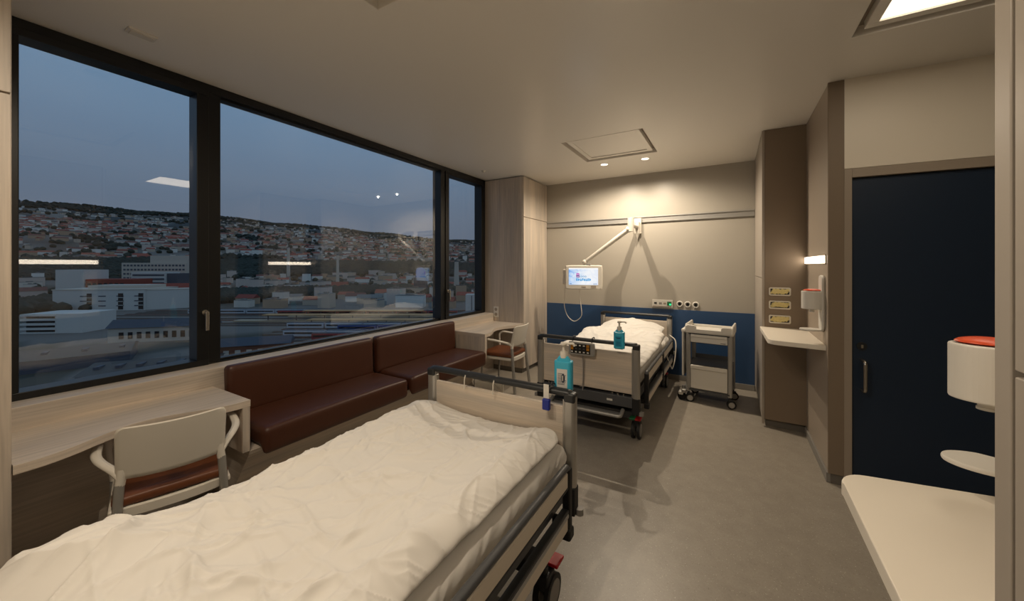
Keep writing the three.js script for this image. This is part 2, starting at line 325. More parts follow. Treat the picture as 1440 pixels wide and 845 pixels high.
function desk(far) {
  const t = thing('desk', far ? 'wood veneer desk with curved front beside the corner cabinet socket' : 'wood veneer desk with curved front beside the near tall cabinet', 'desk');
  const z0 = -0.272, z1 = ZD, pts = [[-3.06, z0], [-3.06, z1], [XC, z1]];
  for (let k = 1; k <= 24; k++) { const s = k / 24, z = lerp(z1, z0, s); pts.push([XC - 0.14 * Math.pow(Math.sin(Math.PI * clamp((s - 0.06) / 0.9)), 2), z]); }
  const f = (g) => far ? mirrorZ(g, false).translate(0, 0, ZF - mz(ZD)) : g;
  const L = far ? -4.658 - ZF : 0; // stretch handled below
  const P2 = far ? pts.map(([x, z]) => [x, ZF + (z - z1) / (z0 - z1) * (-4.658 - ZF)]).reverse() : pts;
  part('desk_top', uvm(slab(P2, 0.68, 0.72, 0.0015), 'h'), M.wood, t);
  const a = far ? ZF : z1, s = far ? -1 : 1;
  part('end_panel', uvm(box(-3.06, XC, 0.405, 0.68, Math.min(a, a + s * 0.04), Math.max(a, a + s * 0.04), 0.0015), 'v'), M.wood, t);
  return t;
}
desk(false); desk(true);
{ // bench base with a front that leans in towards the floor
  const s = new THREE.Shape([[-3.06, 0], [-2.84, 0], [-2.565, 0.375], [-2.555, 0.4], [-3.06, 0.4]].map(([x, y]) => new THREE.Vector2(x, y)));
  const g = extr(s, ZD - ZF + 0.0, 0); g.translate(0, 0, ZF);
  const b = thing('window_bench', 'long wood veneer bench base under the window between the two desks', 'bench');
  part('base', uvm(g, 'h'), M.wood, b);
}
const cushNote = [['by the near desk', -1.2, -2.405], ['by the corner desk', -2.445, -3.645]];
for (const [at, za, zb] of cushNote) {
  const len = za - zb, mid = (za + zb) / 2;
  const sc = softBox(0.46, 0.125, len, 0.035, 24, 8, 60, (p, n) => {
    const f = smooth(0.178, 0.21, p.x); p.y -= f * 0.045 * smooth(0.06, -0.06, p.y) ; p.y += 0.008 * (1 - Math.pow(p.z / len * 2, 4)) * smooth(-0.02, 0.06, p.y); p.addScaledVector(n, N3(p.x * 3, p.z * 3, 1) * 0.003);
  });
  solo('seat_cushion', `brown leather seat cushion on the window bench ${at}`, 'cushion', sc.translate(-2.722, 0.4 + 0.0625 + 0.004, mid), M.leather);
  const bc = softBox(0.085, 0.36, len, 0.028, 6, 16, 60, (p, n) => p.addScaledVector(n, N3(p.y * 4, p.z * 3, 4) * 0.003));
  bc.rotateZ(0.03); solo('back_cushion', `brown leather back cushion against the window sill ${at}`, 'cushion', bc.translate(-3.003, 0.672, mid), M.leather);
}

// ------------------------------------------------------------------ chairs (local: origin under the seat, +z to the front)
function chair(label, pos, turn) {
  const t = thing('armchair', label, 'chair', pos, turn);
  const back = plate(0.395, 0.25, 0.016, 0.03, 22, 12, (x, y) => -0.05 * (1 - Math.pow(x / 0.2, 2)) - y * 0.22);
  part('backrest', back.translate(0, 0.682, -0.215), M.plastic, t, 'white curved plastic backrest');
  part('seat_frame', [box(-0.225, -0.195, 0.39, 0.42, -0.2, 0.2, 0.008, 2), box(0.195, 0.225, 0.39, 0.42, -0.2, 0.2, 0.008, 2), box(-0.21, 0.21, 0.385, 0.42, 0.17, 0.2, 0.008, 2), plate(0.36, 0.04, 0.02, 0.008, 16, 2, (x, y) => -0.03 * (1 - Math.pow(x / 0.21, 2))).translate(0, 0.4, -0.19), plain(-0.2, 0.2, 0.408, 0.42, -0.2, 0.18)], M.plastic, t, 'white plastic seat frame');
  part('seat', softBox(0.43, 0.055, 0.42, 0.024, 18, 6, 18, (p) => { p.y += 0.012 * (1 - Math.pow(p.x / 0.215, 2)) * (1 - Math.pow(p.z / 0.21, 2)) * (p.y > 0 ? 1 : 0); }).translate(0, 0.448, 0.0), M.seatLeather, t, 'brown padded seat');
  for (const s of [-1, 1]) {
    // flat arm: from the back post forward, then down to the seat frame
    const pts = [[0.186, 0.565, -0.205], [0.222, 0.6, -0.16], [0.262, 0.63, -0.05], [0.27, 0.64, 0.08], [0.262, 0.645, 0.17], [0.25, 0.62, 0.205], [0.238, 0.54, 0.205], [0.225, 0.405, 0.195]];
    const g = new THREE.TubeGeometry(new THREE.CatmullRomCurve3(pts.map((q) => V(q[0], q[1], q[2]))), 50, 0.013, 8);
    const gp = g.attributes.position; for (let i = 0; i < gp.count; i++) { const z = gp.getZ(i), y = gp.getY(i); const f = smooth(0.56, 0.62, y); const c = 0.235 + 0.03 * smooth(-0.16, 0.05, z); gp.setX(i, lerp(gp.getX(i), c + (gp.getX(i) - c) * 1.5, f)); }
    if (s < 0) { g.scale(-1, 1, 1); const ix = g.index.array; for (let i = 0; i < ix.length; i += 3) { const a = ix[i]; ix[i] = ix[i + 1]; ix[i + 1] = a; } }
    g.computeVertexNormals();
    part('armrest', g, M.plastic, t, 'white plastic armrest');
    part('back_post', [tube([[s * 0.178, 0.605, -0.2], [s * 0.181, 0.57, -0.2], [s * 0.186, 0.53, -0.2]], 0.0185, 10, 12)], M.plastic, t);
    part('leg', [cyl(0.0185, [s * 0.187, 0.535, -0.2], [s * 0.215, 0.0, -0.255], 14, 0.018)], M.legGrey, t, 'grey tubular leg');
    part('leg', [cyl(0.013, [s * 0.225, 0.4, 0.195], [s * 0.23, 0, 0.215], 14)], M.legGrey, t, 'grey tubular leg');
  }
  return t;
}
chair('white armchair with brown seat pulled up to the desk beside the unmade bed', [-2.575, 0, -0.785], Math.atan2(-0.966, -0.26));
chair('white armchair with brown seat turned to the desk by the corner cabinet', [-2.5, 0, -4.06], Math.atan2(-0.995, 0.06));

// ------------------------------------------------------------------ hospital beds (local: origin on the floor under the footboard, head towards -z)
function bed(label, pos, turn, lift) {
  const t = thing('hospital_bed', label, 'bed', pos, turn), y = (v) => v + lift, L = 2.04;
  const board = (z, top, name, dirn) => {
    const px = 0.448;
    for (const s of [-1, 1]) {
      const q = extr(roundRect(0.062, 0.05, 0.02), top - 0.03 - 0.42, 0, 6); q.rotateX(-Math.PI / 2);
      part(name + '_post', [q.translate(s * px, y(0.42), z), box(s * px - s * 0.031 - 0.006, s * px - s * 0.031 + 0.006, y(0.42), y(top - 0.05), z - 0.012, z + 0.012, 0.003)], M.alu, t, 'silver aluminium post');
      part(name + '_post_end', box(s * px - 0.032, s * px + 0.032, y(0.285), y(0.422), z - 0.028, z + 0.028, 0.008, 2), M.rubber, t, 'black plastic post end');
    }
    const cap = bent([[-0.452, y(top - 0.045), z], [-0.452, y(top - 0.017), z], [0.452, y(top - 0.017), z], [0.452, y(top - 0.045), z]], 0.04, 0.018, 12, 8); cap.scale(1, 1, 1);
    const cp = cap.attributes.position; for (let i = 0; i < cp.count; i++) { cp.setZ(i, z + (cp.getZ(i) - z) * 1.5); }
    cap.computeVertexNormals();
    part(name + '_rail', [cap, box(-0.478, -0.42, y(top - 0.06), y(top - 0.012), z - 0.028, z + 0.028, 0.012, 3), box(0.42, 0.478, y(top - 0.06), y(top - 0.012), z - 0.028, z + 0.028, 0.012, 3)], M.dark, t, 'dark grip rail along the top');
    part(name + '_panel', uvm(box(-0.42, 0.42, y(0.45), y(top - 0.085), z - 0.011, z + 0.011, 0.005, 2), 'h', top), M.boardWood, t, 'wood grain board');
  };
  board(0, 0.89, 'footboard'); board(-L, 0.9, 'headboard');
  const beam = part('foot_beam', [box(-0.42, 0.42, y(0.335), y(0.425), -0.045, 0.02, 0.006, 2)], M.anthracite, t, 'dark grey beam under the footboard');
  part('name_plate', box(0.2, 0.25, y(0.37), y(0.388), 0.02, 0.022, 0.001), M.white, beam);
  for (const x of [-0.37, 0.24, 0.29, 0.34]) part('bolt', cyl(0.011, [x, y(0.424), -0.01], [x, y(0.438), -0.01], 10), M.steel, beam);
  part('lying_frame', [box(-0.42, 0.42, y(0.44), y(0.47), -L + 0.06, -0.06, 0.006), box(-0.44, -0.40, y(0.37), y(0.45), -L + 0.03, -0.03, 0.006), box(0.40, 0.44, y(0.37), y(0.45), -L + 0.03, -0.03, 0.006), box(-0.42, 0.42, y(0.33), y(0.42), -L, -L + 0.06, 0.006)], M.anthracite, t, 'grey lying frame');
  part('linen_shelf', [bent([[-0.33, y(0.295), -0.02], [-0.33, y(0.265), 0.07], [0.33, y(0.265), 0.07], [0.33, y(0.295), -0.02]], 0.02, 0.016), plain(-0.32, 0.32, y(0.255), y(0.263), -0.03, 0.06)], M.silver, t, 'silver pull out linen bar');
  part('chassis', [box(-0.40, -0.34, 0.17, 0.23, -L + 0.2, -0.2, 0.008), box(0.34, 0.40, 0.17, 0.23, -L + 0.2, -0.2, 0.008), box(-0.40, 0.40, 0.17, 0.235, -0.27, -0.17, 0.008), box(-0.40, 0.40, 0.17, 0.235, -L + 0.16, -L + 0.26, 0.008), box(-0.3, 0.3, 0.13, 0.17, -1.3, -0.7, 0.01)], M.anthracite, t, 'grey undercarriage');
  for (const z of [-0.6, -L + 0.6]) part('lifting_column', [box(-0.11, 0.11, 0.2, y(0.45), z - 0.09, z + 0.09, 0.01), box(-0.13, 0.13, 0.17, y(0.3), z - 0.11, z + 0.11, 0.01)], M.dark, t, 'dark lifting column');
  for (const sx of [-1, 1]) for (const z of [-0.21, -L + 0.21]) {
    const c = new THREE.Group(); c.name = 'caster'; c.position.set(sx * 0.41, 0, z); t.add(c);
    for (const q of [-1, 1]) { part('wheel', [disc(0.077, 0.02, 28).rotateZ(Math.PI / 2).translate(q * 0.026, 0.077, 0.02)], M.rubber, c, 'black rubber wheel'); part('hub', [disc(0.055, 0.026, 24).rotateZ(Math.PI / 2).translate(q * 0.026, 0.077, 0.02)], M.grey, c); }
    part('fork', [box(-0.03, 0.03, 0.1, 0.18, -0.035, 0.045, 0.012, 2), cyl(0.018, [0, 0.15, -0.01], [0, 0.21, -0.01]), box(-0.012, 0.012, 0.06, 0.15, 0.0, 0.03, 0.004)], M.dark, c);
    part('brake_pedal', [box(sx > 0 ? 0 : -0.05, sx > 0 ? 0.05 : 0, 0.185, 0.2, 0.02, 0.1, 0.005, 2)], M.red, c, 'red brake pedal'); part('steer_pedal', [box(sx > 0 ? -0.05 : 0, sx > 0 ? 0 : 0.05, 0.185, 0.2, 0.02, 0.1, 0.005, 2)], M.green, c, 'green steering pedal');
  }
  for (const s of [-1, 1]) {
    const X = (a, b) => s > 0 ? [a, b] : [-b, -a];
    for (const [za, zb, tag] of [[-0.17, -1.0, 'foot'], [-1.05, -1.83, 'head']]) {
      const r = new THREE.Group(); r.name = 'side_rail'; t.add(r);
      const yo = 0.0;
      part('grip_bar', [bent([[s * 0.5, y(0.56), za], [s * 0.5, y(0.608), za], [s * 0.5, y(0.608), zb], [s * 0.5, y(0.56), zb]], 0.03, 0.016, 10)], M.anthracite, r, 'dark rounded top bar');
      part('slat', uvm(box(...X(0.488, 0.512), y(0.524), y(0.59), zb + 0.02, za - 0.02, 0.006, 2), 'h'), M.slat, r, 'beige slat');
      part('slat_trim', [box(...X(0.484, 0.514), y(0.518), y(0.526), zb + 0.02, za - 0.02, 0.003), box(...X(0.484, 0.516), y(0.412), y(0.43), zb + 0.02, za - 0.02, 0.005, 2)], M.dark, r, 'dark edge trim');
      part('slat_cap', box(...X(0.483, 0.517), y(0.394), y(0.412), zb + 0.02, za - 0.02, 0.005, 2), M.silver, r, 'grey edge profile');
      part('slat', uvm(box(...X(0.488, 0.512), y(0.335), y(0.394), zb + 0.02, za - 0.02, 0.006, 2), 'h', 0.3), M.slat, r, 'beige slat');
      for (const z of [za, zb]) part('rail_post', [box(...X(0.482, 0.518), y(0.33), y(0.6), z - 0.018, z + 0.018, 0.008, 2), box(...X(0.43, 0.49), y(0.33), y(0.37), z - 0.014, z + 0.014, 0.005), box(...X(0.48, 0.525), y(0.29), y(0.34), z - 0.03, z + 0.024, 0.01, 2)], M.rubber, r, 'black rail end post');
    }
  }
  for (const s of [-1, 1]) { part('corner_bumper', [disc(0.02, 0.03).translate(s * 0.49, y(0.30), 0.012), cyl(0.012, [s * 0.44, y(0.3), 0], [s * 0.49, y(0.3), 0.012])], M.grey, t, 'grey corner roller'); part('corner_bumper', [disc(0.028, 0.035).translate(s * 0.49, y(0.4), -L - 0.012)], M.silver, t, 'grey corner roller'); }
  return t;
}
const BX = -1.13, BZF = -3.24, BZN = -1.717, LIFT = 0.045;
const farBed = bed('hospital bed with wood grain boards standing against the blue wall band', [BX, 0, BZF], 0, 0);
part('handset_cable', tube([[0.47, 0.66, -1.86], [0.545, 0.6, -1.8], [0.55, 0.42, -1.72], [0.535, 0.31, -1.6], [0.53, 0.36, -1.48], [0.49, 0.5, -1.42]], 0.007, 50, 8), M.plastic, farBed, 'pale looped cable');
const nearBed = bed('raised hospital bed with wood grain boards beside the window bench', [-1.124, 0, BZN], Math.PI, LIFT);
// bedding
function mattress(label, x, z0, z1, y0, y1, s) {
  const g = softBox(0.89, y1 - y0, Math.abs(z1 - z0), 0.05, 50, 12, 120, (p, n) => {
    const side = Math.pow(Math.abs(n.x) + Math.abs(n.z), 2);
    p.addScaledVector(n, side * (N3(p.z * 7 + p.y * 9, p.y * 5, s) * 0.012 + Math.abs(N3(p.z * 16 + p.y * 22, p.y * 6, s + 3)) * 0.014));
  });
  return solo('mattress', label, 'mattress', g.translate(x, (y0 + y1) / 2, (z0 + z1) / 2), M.linen);
}
const ridge = (v) => { const a = 1 - Math.abs(v) * 2.2; return a > 0 ? a * a : 0; };
{ // near bed
  const cx = -1.124, zA = BZN + 0.035, zB = 0.28;
  mattress('sheeted mattress of the raised bed by the window bench', cx, zA, zB, 0.5 + LIFT, 0.645 + LIFT, 2);
  const hw = 0.462, hd = 0.795, qx = cx - 0.028, qz = zA + hd + 0.005;
  const creases = []; for (let k = 0; k < 95; k++) { const t = rnd() * Math.PI; creases.push([(rnd() - 0.5) * 0.86, lerp(-1.62, -0.25, rnd()), Math.cos(t), Math.sin(t), 0.06 + rnd() * 0.16, 0.003 + rnd() * 0.006]); }
  const top = (x, z) => {
    const Z = z + qz, X = x + qx; let y = 0.745;
    y += 0.03 * smooth(0.1, 0.42, -x) * smooth(-1.2, -1.6, Z) - 0.03 * Math.exp(-Math.pow((x + 0.0) / 0.22, 2)) * smooth(-0.9, -1.6, Z);
    y += 0.085 * Math.exp(-Math.pow((Z + 0.25) / 0.15, 2) - Math.pow((x + 0.4) / 0.3, 2)) + 0.015 * Math.exp(-Math.pow((Z + 0.3) / 0.16, 2));
    y += 0.018 * N3(x * 2.6, Z * 2.0, 1.5) + 0.012 * N3(x * 5 + Z * 2, Z * 3.4, 8);
    const w1 = N3(x * 3 + Z * 1.4, Z * 1.8 - x, 3.3), w2 = N3(x * 4.5 - Z * 3.2, Z * 3.5 + x * 2, 6.1), w3 = N3(x * 9 + N3(x * 3, Z * 3, 2) * 2, Z * 6, 9.4);
    const calm = 0.5 + 0.5 * smooth(-1.1, -0.35, Z);
    y += 0.02 * ridge(w1 * 2.4) * calm + 0.016 * ridge(w2 * 2.6) * calm + 0.009 * ridge(w3 * 2.2) * calm;
    const edge = smooth(0.3, 0.5, Math.abs(x)); y += edge * 0.012 * N3(Z * 14, x * 5, 4.2) + edge * 0.008 * ridge(N3(Z * 20 + x * 16, x * 3, 7.7) * 2);
    y += 0.026 * Math.exp(-Math.pow((x - 0.38) / 0.07, 2));
    for (const [a, b, dx, dz, len, amp] of creases) { const u = (x - a) * dx + (Z - b) * dz, v = (x - a) * dz - (Z - b) * dx + 0.02 * u * u * (amp > 0.004 ? 1 : -1) / 0.2; if (Math.abs(u) < len && Math.abs(v) < 0.03) y += amp * Math.exp(-v * v / 0.00005) * (1 - u * u / len / len); }
    for (const [px, s] of [[-0.13, 1], [0.19, 1]]) y += 0.008 * Math.exp(-Math.pow((x - px - 0.012 * N3(Z * 3, px)) / 0.009, 2)) * (0.5 + 0.5 * N3(Z * 4, px * 9));
    for (const pz of [-1.28, -0.93, -0.6]) y += 0.009 * Math.exp(-Math.pow((Z - pz - 0.06 * x - 0.015 * N3(x * 4, pz)) / 0.009, 2)) * (0.6 + 0.5 * N3(x * 5, pz * 7));
    return y;
  };
  const bottom = (x, z) => { const X = Math.abs(x); return 0.694 - 0.03 * smooth(0.438, 0.462, -x); };
  solo('duvet', 'rumpled white duvet spread over the raised bed by the window bench', 'duvet', quilt(hw, hd, 230, 380, top, bottom, 8, 0.5).translate(qx, 0, qz), M.linen);
  const pl = quilt(0.4, 0.178, 60, 40, (x, z) => 0.69 + 0.11 * (1 - Math.pow(z / 0.2, 2) * 0.4) + 0.012 * N3(x * 6, z * 8), (x, z) => 0.695, 3, 0.6);
  solo('pillow', 'white pillow at the head of the raised bed', 'pillow', pl.translate(cx, 0.003, 0.095), M.linen);
}
{ // far bed
  const cx = BX, zA = BZF - 0.035, zB = BZF - 2.0;
  mattress('sheeted mattress of the bed against the blue wall band', cx, zB, zA, 0.475, 0.625, 5);
  const hw = 0.475, hd = 0.72, qz = zA - hd - 0.005;
  const top = (x, z) => { const Z = z + qz; let y = 0.71 + 0.07 * smooth(-4.1, -4.7, Z); y += 0.02 * N3(x * 4, Z * 3, 2.5) + 0.014 * ridge(N3(x * 4 + Z, Z * 3, 5) * 2.4) + 0.008 * ridge(N3(x * 8, Z * 6 + x * 3, 7) * 2.2) + 0.012 * smooth(0.3, 0.46, Math.abs(x)) * N3(Z * 16, x * 4, 3); return y; };
  solo('duvet', 'white duvet laid over the bed against the blue wall band', 'duvet', quilt(hw, hd, 110, 150, top, (x, z) => 0.63 + 0.04 * smooth(-4.2, -4.75, z + qz), 12, 0.5).translate(cx, 0, qz), M.linen);
  const pl = quilt(0.4, 0.256, 80, 60, (x, z) => 0.66 + 0.16 * (1 - 0.35 * Math.pow(x / 0.4, 2)) + 0.05 * (-z / 0.27) * 0.5 + 0.016 * N3(x * 5, z * 6, 3) + 0.012 * ridge(N3(x * 7 + z * 5, z * 5, 8) * 2.2), (x, z) => 0.63 + 0.06 * (-z / 0.27 + 1) * 0.5, 2.6, 0.55);
  solo('pillow', 'plump white pillow leaning on the headboard by the blue wall band', 'pillow', pl.translate(cx, 0.008, -4.985), M.linen);
}

// ------------------------------------------------------------------ things hung on the foot rails
function bottle(label, pos, turn, h, w) {
  const t = thing('sanitizer_bottle', label, 'bottle', pos, turn), d = w * 0.55;
  const q = extr(roundRect(w, d, d * 0.3), h * 0.86, 0.006, 6); q.rotateX(-Math.PI / 2);
  part('body', q.translate(0, 0.006, 0), M.gel, t, 'bottle of turquoise gel');
  part('shoulder', [new THREE.LatheGeometry([[w * 0.44, 0], [w * 0.42, h * 0.06], [w * 0.28, h * 0.15], [0.014, h * 0.17]].map((a) => new THREE.Vector2(...a)), 20).scale(1, 1, 0.58).translate(0, h * 0.86 + 0.01, 0)], M.gel, t);
  const c = part('pump', [new THREE.LatheGeometry([[0.019, 0], [0.019, 0.03], [0.008, 0.034], [0.007, 0.062], [0.016, 0.064], [0.016, 0.078], [0.0, 0.08]].map((a) => new THREE.Vector2(...a)), 18).translate(0, h * 1.02, 0)], M.plastic, t, 'white pump head');
  part('nozzle', [bent([[0, h * 1.02 + 0.072, 0], [0.05, h * 1.02 + 0.075, 0], [0.056, h * 1.02 + 0.062, 0]], 0.012, 0.006, 8)], M.plastic, c);
  part('front_label', plain(-w * 0.36, w * 0.3, h * 0.12, h * 0.7, d / 2 + 0.0045, d / 2 + 0.0065), M.whiteLabel, t, 'printed label');
  part('bracket', [bent([[-w * 0.3, 0.0, -d / 2 - 0.008], [-w * 0.3, h * 0.55, -d / 2 - 0.008]], 0.01, 0.003, 6), bent([[w * 0.3, 0.0, -d / 2 - 0.008], [w * 0.3, h * 0.55, -d / 2 - 0.008]], 0.01, 0.003, 6), plain(-w * 0.4, w * 0.4, -0.004, 0, -d / 2 - 0.01, d / 2)], M.steel, t);
  return t;
}
{ const c = document.createElement('canvas'); c.width = 96; c.height = 128; const x = c.getContext('2d'); x.fillStyle = '#d8d5d0'; x.fillRect(0, 0, 96, 128); x.fillStyle = '#4a4f58'; for (let k = 0; k < 9; k++) x.fillRect(8, 30 + k * 9, 60 + (k * 17) % 22, 4); x.fillStyle = '#22303f'; x.beginPath(); x.ellipse(58, 62, 18, 30, 0, 0, 7); x.fill(); x.fillStyle = '#b9b4ac'; x.fillRect(46, 44, 14, 36);
  const t = new THREE.CanvasTexture(c); t.colorSpace = THREE.SRGBColorSpace; M.whiteLabel = std({ map: t, roughness: 0.5 });
  const c2 = document.createElement('canvas'); c2.width = 96; c2.height = 128; const y = c2.getContext('2d'); y.fillStyle = '#2396b8'; y.fillRect(0, 0, 96, 128); y.fillStyle = '#123f63'; y.fillRect(14, 14, 62, 10); y.fillRect(20, 28, 48, 5); y.fillStyle = '#0f4a6c'; for (let k = 0; k < 6; k++) y.fillRect(14, 66 + k * 9, 50 + (k * 13) % 18, 4);
  const t2 = new THREE.CanvasTexture(c2); t2.colorSpace = THREE.SRGBColorSpace; M.blueLabel = std({ map: t2, roughness: 0.4 }); }
// near bottle hangs outside the foot rail, its label turned to the room
const nb = bottle('turquoise sanitizer pump bottle with white label on the raised bed rail', [-0.737, 0.905, BZN - 0.062], 0.15, 0.165, 0.082);
const fb = bottle('turquoise sanitizer pump bottle with blue label on the far footboard rail', [-0.808, 0.845, BZF + 0.068], 0.1, 0.15, 0.078);
fb.traverse((o) => { if (o.name === 'front_label') o.material = M.blueLabel; });
{ const t = thing('clip_tag', 'small blue clip with white tag hanging from the raised bed rail', 'clip', [-0.785, 0.885, BZN + 0.035]);
  part('body', box(-0.02, 0.02, -0.055, 0.0, 0, 0.022, 0.006, 2), M.cobalt, t, 'blue clip body'); part('tag', box(-0.018, 0.012, 0.0, 0.07, 0.004, 0.008, 0.002), M.white, t, 'white tag');
  part('hook', bent([[0.012, 0.06, 0.0], [0.012, 0.075, -0.03], [0.012, 0.05, -0.075]], 0.02, 0.004, 8), M.dark, t); }
{ const t = thing('document_holder', 'pale plastic document holder hung by wire hooks on the raised bed rail', 'holder', [-1.2, 0.905, BZN]);
  part('tray', [box(-0.1, 0.1, -0.22, -0.012, -0.062, -0.054, 0.003), box(-0.1, 0.1, -0.22, -0.212, -0.1, -0.054, 0.003), box(-0.1, 0.1, -0.22, -0.12, -0.103, -0.097, 0.003)], M.white, t);
  for (const x of [-0.105, 0.09]) part('hook', bent([[x, -0.06, 0.036], [x, 0.006, 0.034], [x, 0.034, 0], [x, 0.006, -0.045], [x, -0.06, -0.05]], 0.03, 0.0035, 8), M.plastic, t, 'white wire hook');
  part('handle_wire', tube([[-0.09, -0.05, -0.046], [-0.04, -0.032, -0.046], [0.03, -0.035, -0.046], [0.085, -0.065, -0.046]], 0.0035, 24, 8), M.plastic, t); }
{ const t = thing('control_panel', 'grey bed control panel with black and amber keys on the footboard by the blue wall', 'remote', [-1.148, 0.80, BZF + 0.055]);
  part('case', plate(0.235, 0.11, 0.022, 0.014, 12, 6), M.silver, t);
  part('key_field', box(-0.098, 0.085, -0.042, 0.044, 0.011, 0.014, 0.002), M.black, t, 'black key field');
  for (let i = 0; i < 5; i++) for (let j = 0; j < 3; j++) { const x = -0.085 + i * 0.037, y = 0.03 - j * 0.029; const amber = (i === 0 || i === 4) && j < 2; part('key', amber ? box(x - 0.013, x + 0.013, y - 0.012, y + 0.012, 0.014, 0.017, 0.002) : box(x - 0.009, x + 0.009, y - 0.006, y + 0.006, 0.014, 0.016, 0.002), amber ? M.amber || (M.amber = std({ color: '#b97a1c', roughness: 0.4 })) : j === 1 ? M.anthracite : M.white, t); }
  for (const x of [-0.09, 0.09]) part('hook', bent([[x, 0.03, -0.012], [x, 0.1, -0.02], [x, 0.1, -0.085], [x, 0.05, -0.09]], 0.02, 0.005, 8), M.dark, t);
  part('cable', tube([[0.01, -0.05, 0], [0.012, -0.15, -0.012], [0.008, -0.27, -0.02], [0.0, -0.38, -0.028]], 0.006, 24, 8), M.grey, t, 'grey cable'); }

// ------------------------------------------------------------------ back wall fittings
{ const t = thing('wall_rail', 'grey horizontal equipment rail across the end wall', 'rail', [0, 0, ZB]);
  part('rail', [box(XC + 0.004, XR - 0.003, 2.165, 2.24, 0, 0.012, 0.003), box(XC + 0.004, XR - 0.003, 2.228, 2.245, 0, 0.026, 0.003), box(XC + 0.004, XR - 0.003, 2.16, 2.177, 0, 0.026, 0.003)], M.silver, t); }
{ // bedside terminal on its arm
  const t = thing('bedside_terminal', 'bedside screen on a white swivel arm mounted to the wall rail', 'screen');
  part('wall_mount', [box(-1.17, -1.07, 2.0, 2.22, ZB + 0.026, ZB + 0.06, 0.008, 2), cyl(0.035, [-1.12, 2.0, ZB + 0.075], [-1.12, 2.16, ZB + 0.075], 20), new THREE.ConeGeometry(0.035, 0.09, 20).rotateX(Math.PI).translate(-1.12, 1.955, ZB + 0.075)], M.plastic, t, 'white wall mount');
  part('lower_arm', [cyl(0.027, [-1.12, 2.09, ZB + 0.08], [-1.125, 2.09, -5.0], 18), cyl(0.04, [-1.125, 2.0, -5.0], [-1.125, 2.18, -5.0], 22)], M.plastic, t, 'white horizontal arm');
  const a = V(-1.15, 2.03, -5.0), b = V(-1.755, 1.6, -5.0);
  part('spring_arm', [cyl(0.032, a.toArray(), b.toArray(), 18, 0.026), new THREE.SphereGeometry(0.042, 18, 12).translate(a.x, a.y, a.z), new THREE.SphereGeometry(0.036, 18, 12).translate(b.x, b.y, b.z)], M.plastic, t, 'white sloping arm');
  part('screen_neck', [cyl(0.018, [-1.765, 1.6, -5.0], [-1.765, 1.52, -5.0]), box(-1.80, -1.73, 1.45, 1.55, -5.02, -4.995, 0.006, 2), box(-1.73, -1.66, 1.545, 1.575, -5.0, -4.97, 0.008)], M.silver, t);
  const s = new THREE.Group(); s.name = 'screen_unit'; s.position.set(-1.757, 1.387, -4.965); s.rotation.y = 0.22; t.add(s);
  part('housing', [plate(0.49, 0.315, 0.04, 0.02, 12, 8)], M.plastic, s, 'white screen housing');
  const c = document.createElement('canvas'); c.width = 512; c.height = 300; const x = c.getContext('2d');
  const gr = x.createLinearGradient(0, 0, 512, 300); gr.addColorStop(0, '#6fa8ee'); gr.addColorStop(0.25, '#b9d4f6'); gr.addColorStop(0.55, '#f2f6fb'); gr.addColorStop(1, '#e7eefb'); x.fillStyle = gr; x.fillRect(0, 0, 512, 300);
  x.fillStyle = '#ffffff'; x.fillRect(0, 0, 512, 22);
  for (let k = 0; k < 26; k++) { x.fillStyle = `rgba(255,255,255,${0.15 + 0.25 * hash(k, 1, 2)})`; x.beginPath(); x.ellipse(hash(k, 2, 1) * 512, 40 + hash(k, 3, 1) * 240, 30 + hash(k, 4, 1) * 60, 12 + hash(k, 5, 1) * 26, hash(k, 6, 1) * 3, 0, 7); x.fill(); }
  x.fillStyle = '#c13fae'; x.font = 'bold 108px sans-serif'; x.fillText('B', 128, 168); x.fillStyle = '#5d5a86'; x.fillRect(130, 128, 62, 14); x.fillRect(130, 158, 68, 10);
  x.fillStyle = '#8db7da'; x.font = 'bold 60px sans-serif'; x.fillText('ooo', 206, 168);
  x.fillStyle = '#1f9fe0'; for (let k = 0; k < 8; k++) { x.fillRect(132 + k * 33, 184, 12, 46); x.fillRect(132 + k * 33, 184 + (k % 3) * 17, 27, 11); x.fillRect(148 + k * 33, 196, 10, 34 - (k % 2) * 12); }
  x.fillStyle = '#3e6ea8'; x.fillRect(14, 276, 40, 10); x.fillRect(430, 276, 64, 8);
  const tx = new THREE.CanvasTexture(c); tx.colorSpace = THREE.SRGBColorSpace;
  const dm = std({ color: '#0a0a0a', roughness: 0.2, emissive: '#ffffff', emissiveMap: tx, emissiveIntensity: 0.95 });
  const dg = new THREE.PlaneGeometry(0.405, 0.235).translate(-0.005, 0.012, 0.0215); part('display', dg, dm, s, 'lit blue and white display');
  part('key_strip', [box(0.1, 0.17, -0.145, -0.115, 0.02, 0.023, 0.002), box(-0.03, 0.03, -0.14, -0.125, 0.02, 0.023, 0.002)], M.taupe, s);
  const hs = new THREE.Group(); hs.name = 'handset'; hs.position.set(-2.04, 1.39, -4.97); t.add(hs);
  part('handset_body', [plate(0.05, 0.2, 0.03, 0.018, 8, 10, (a2, b2) => b2 * b2 * 1.2), box(0.0, 0.05, -0.08, -0.05, -0.02, 0.0, 0.004)], M.plastic, hs, 'white telephone handset');
  part('cable', tube([[-2.04, 1.29, -4.97], [-2.05, 1.1, -4.975], [-2.05, 0.95, -4.98], [-2.0, 0.82, -4.985], [-1.9, 0.76, -4.985], [-1.8, 0.84, -4.98], [-1.8, 0.98, -4.975], [-1.82, 1.12, -4.975], [-1.82, 1.24, -4.975]], 0.0055, 80, 8), M.plastic, t, 'white hanging cable');
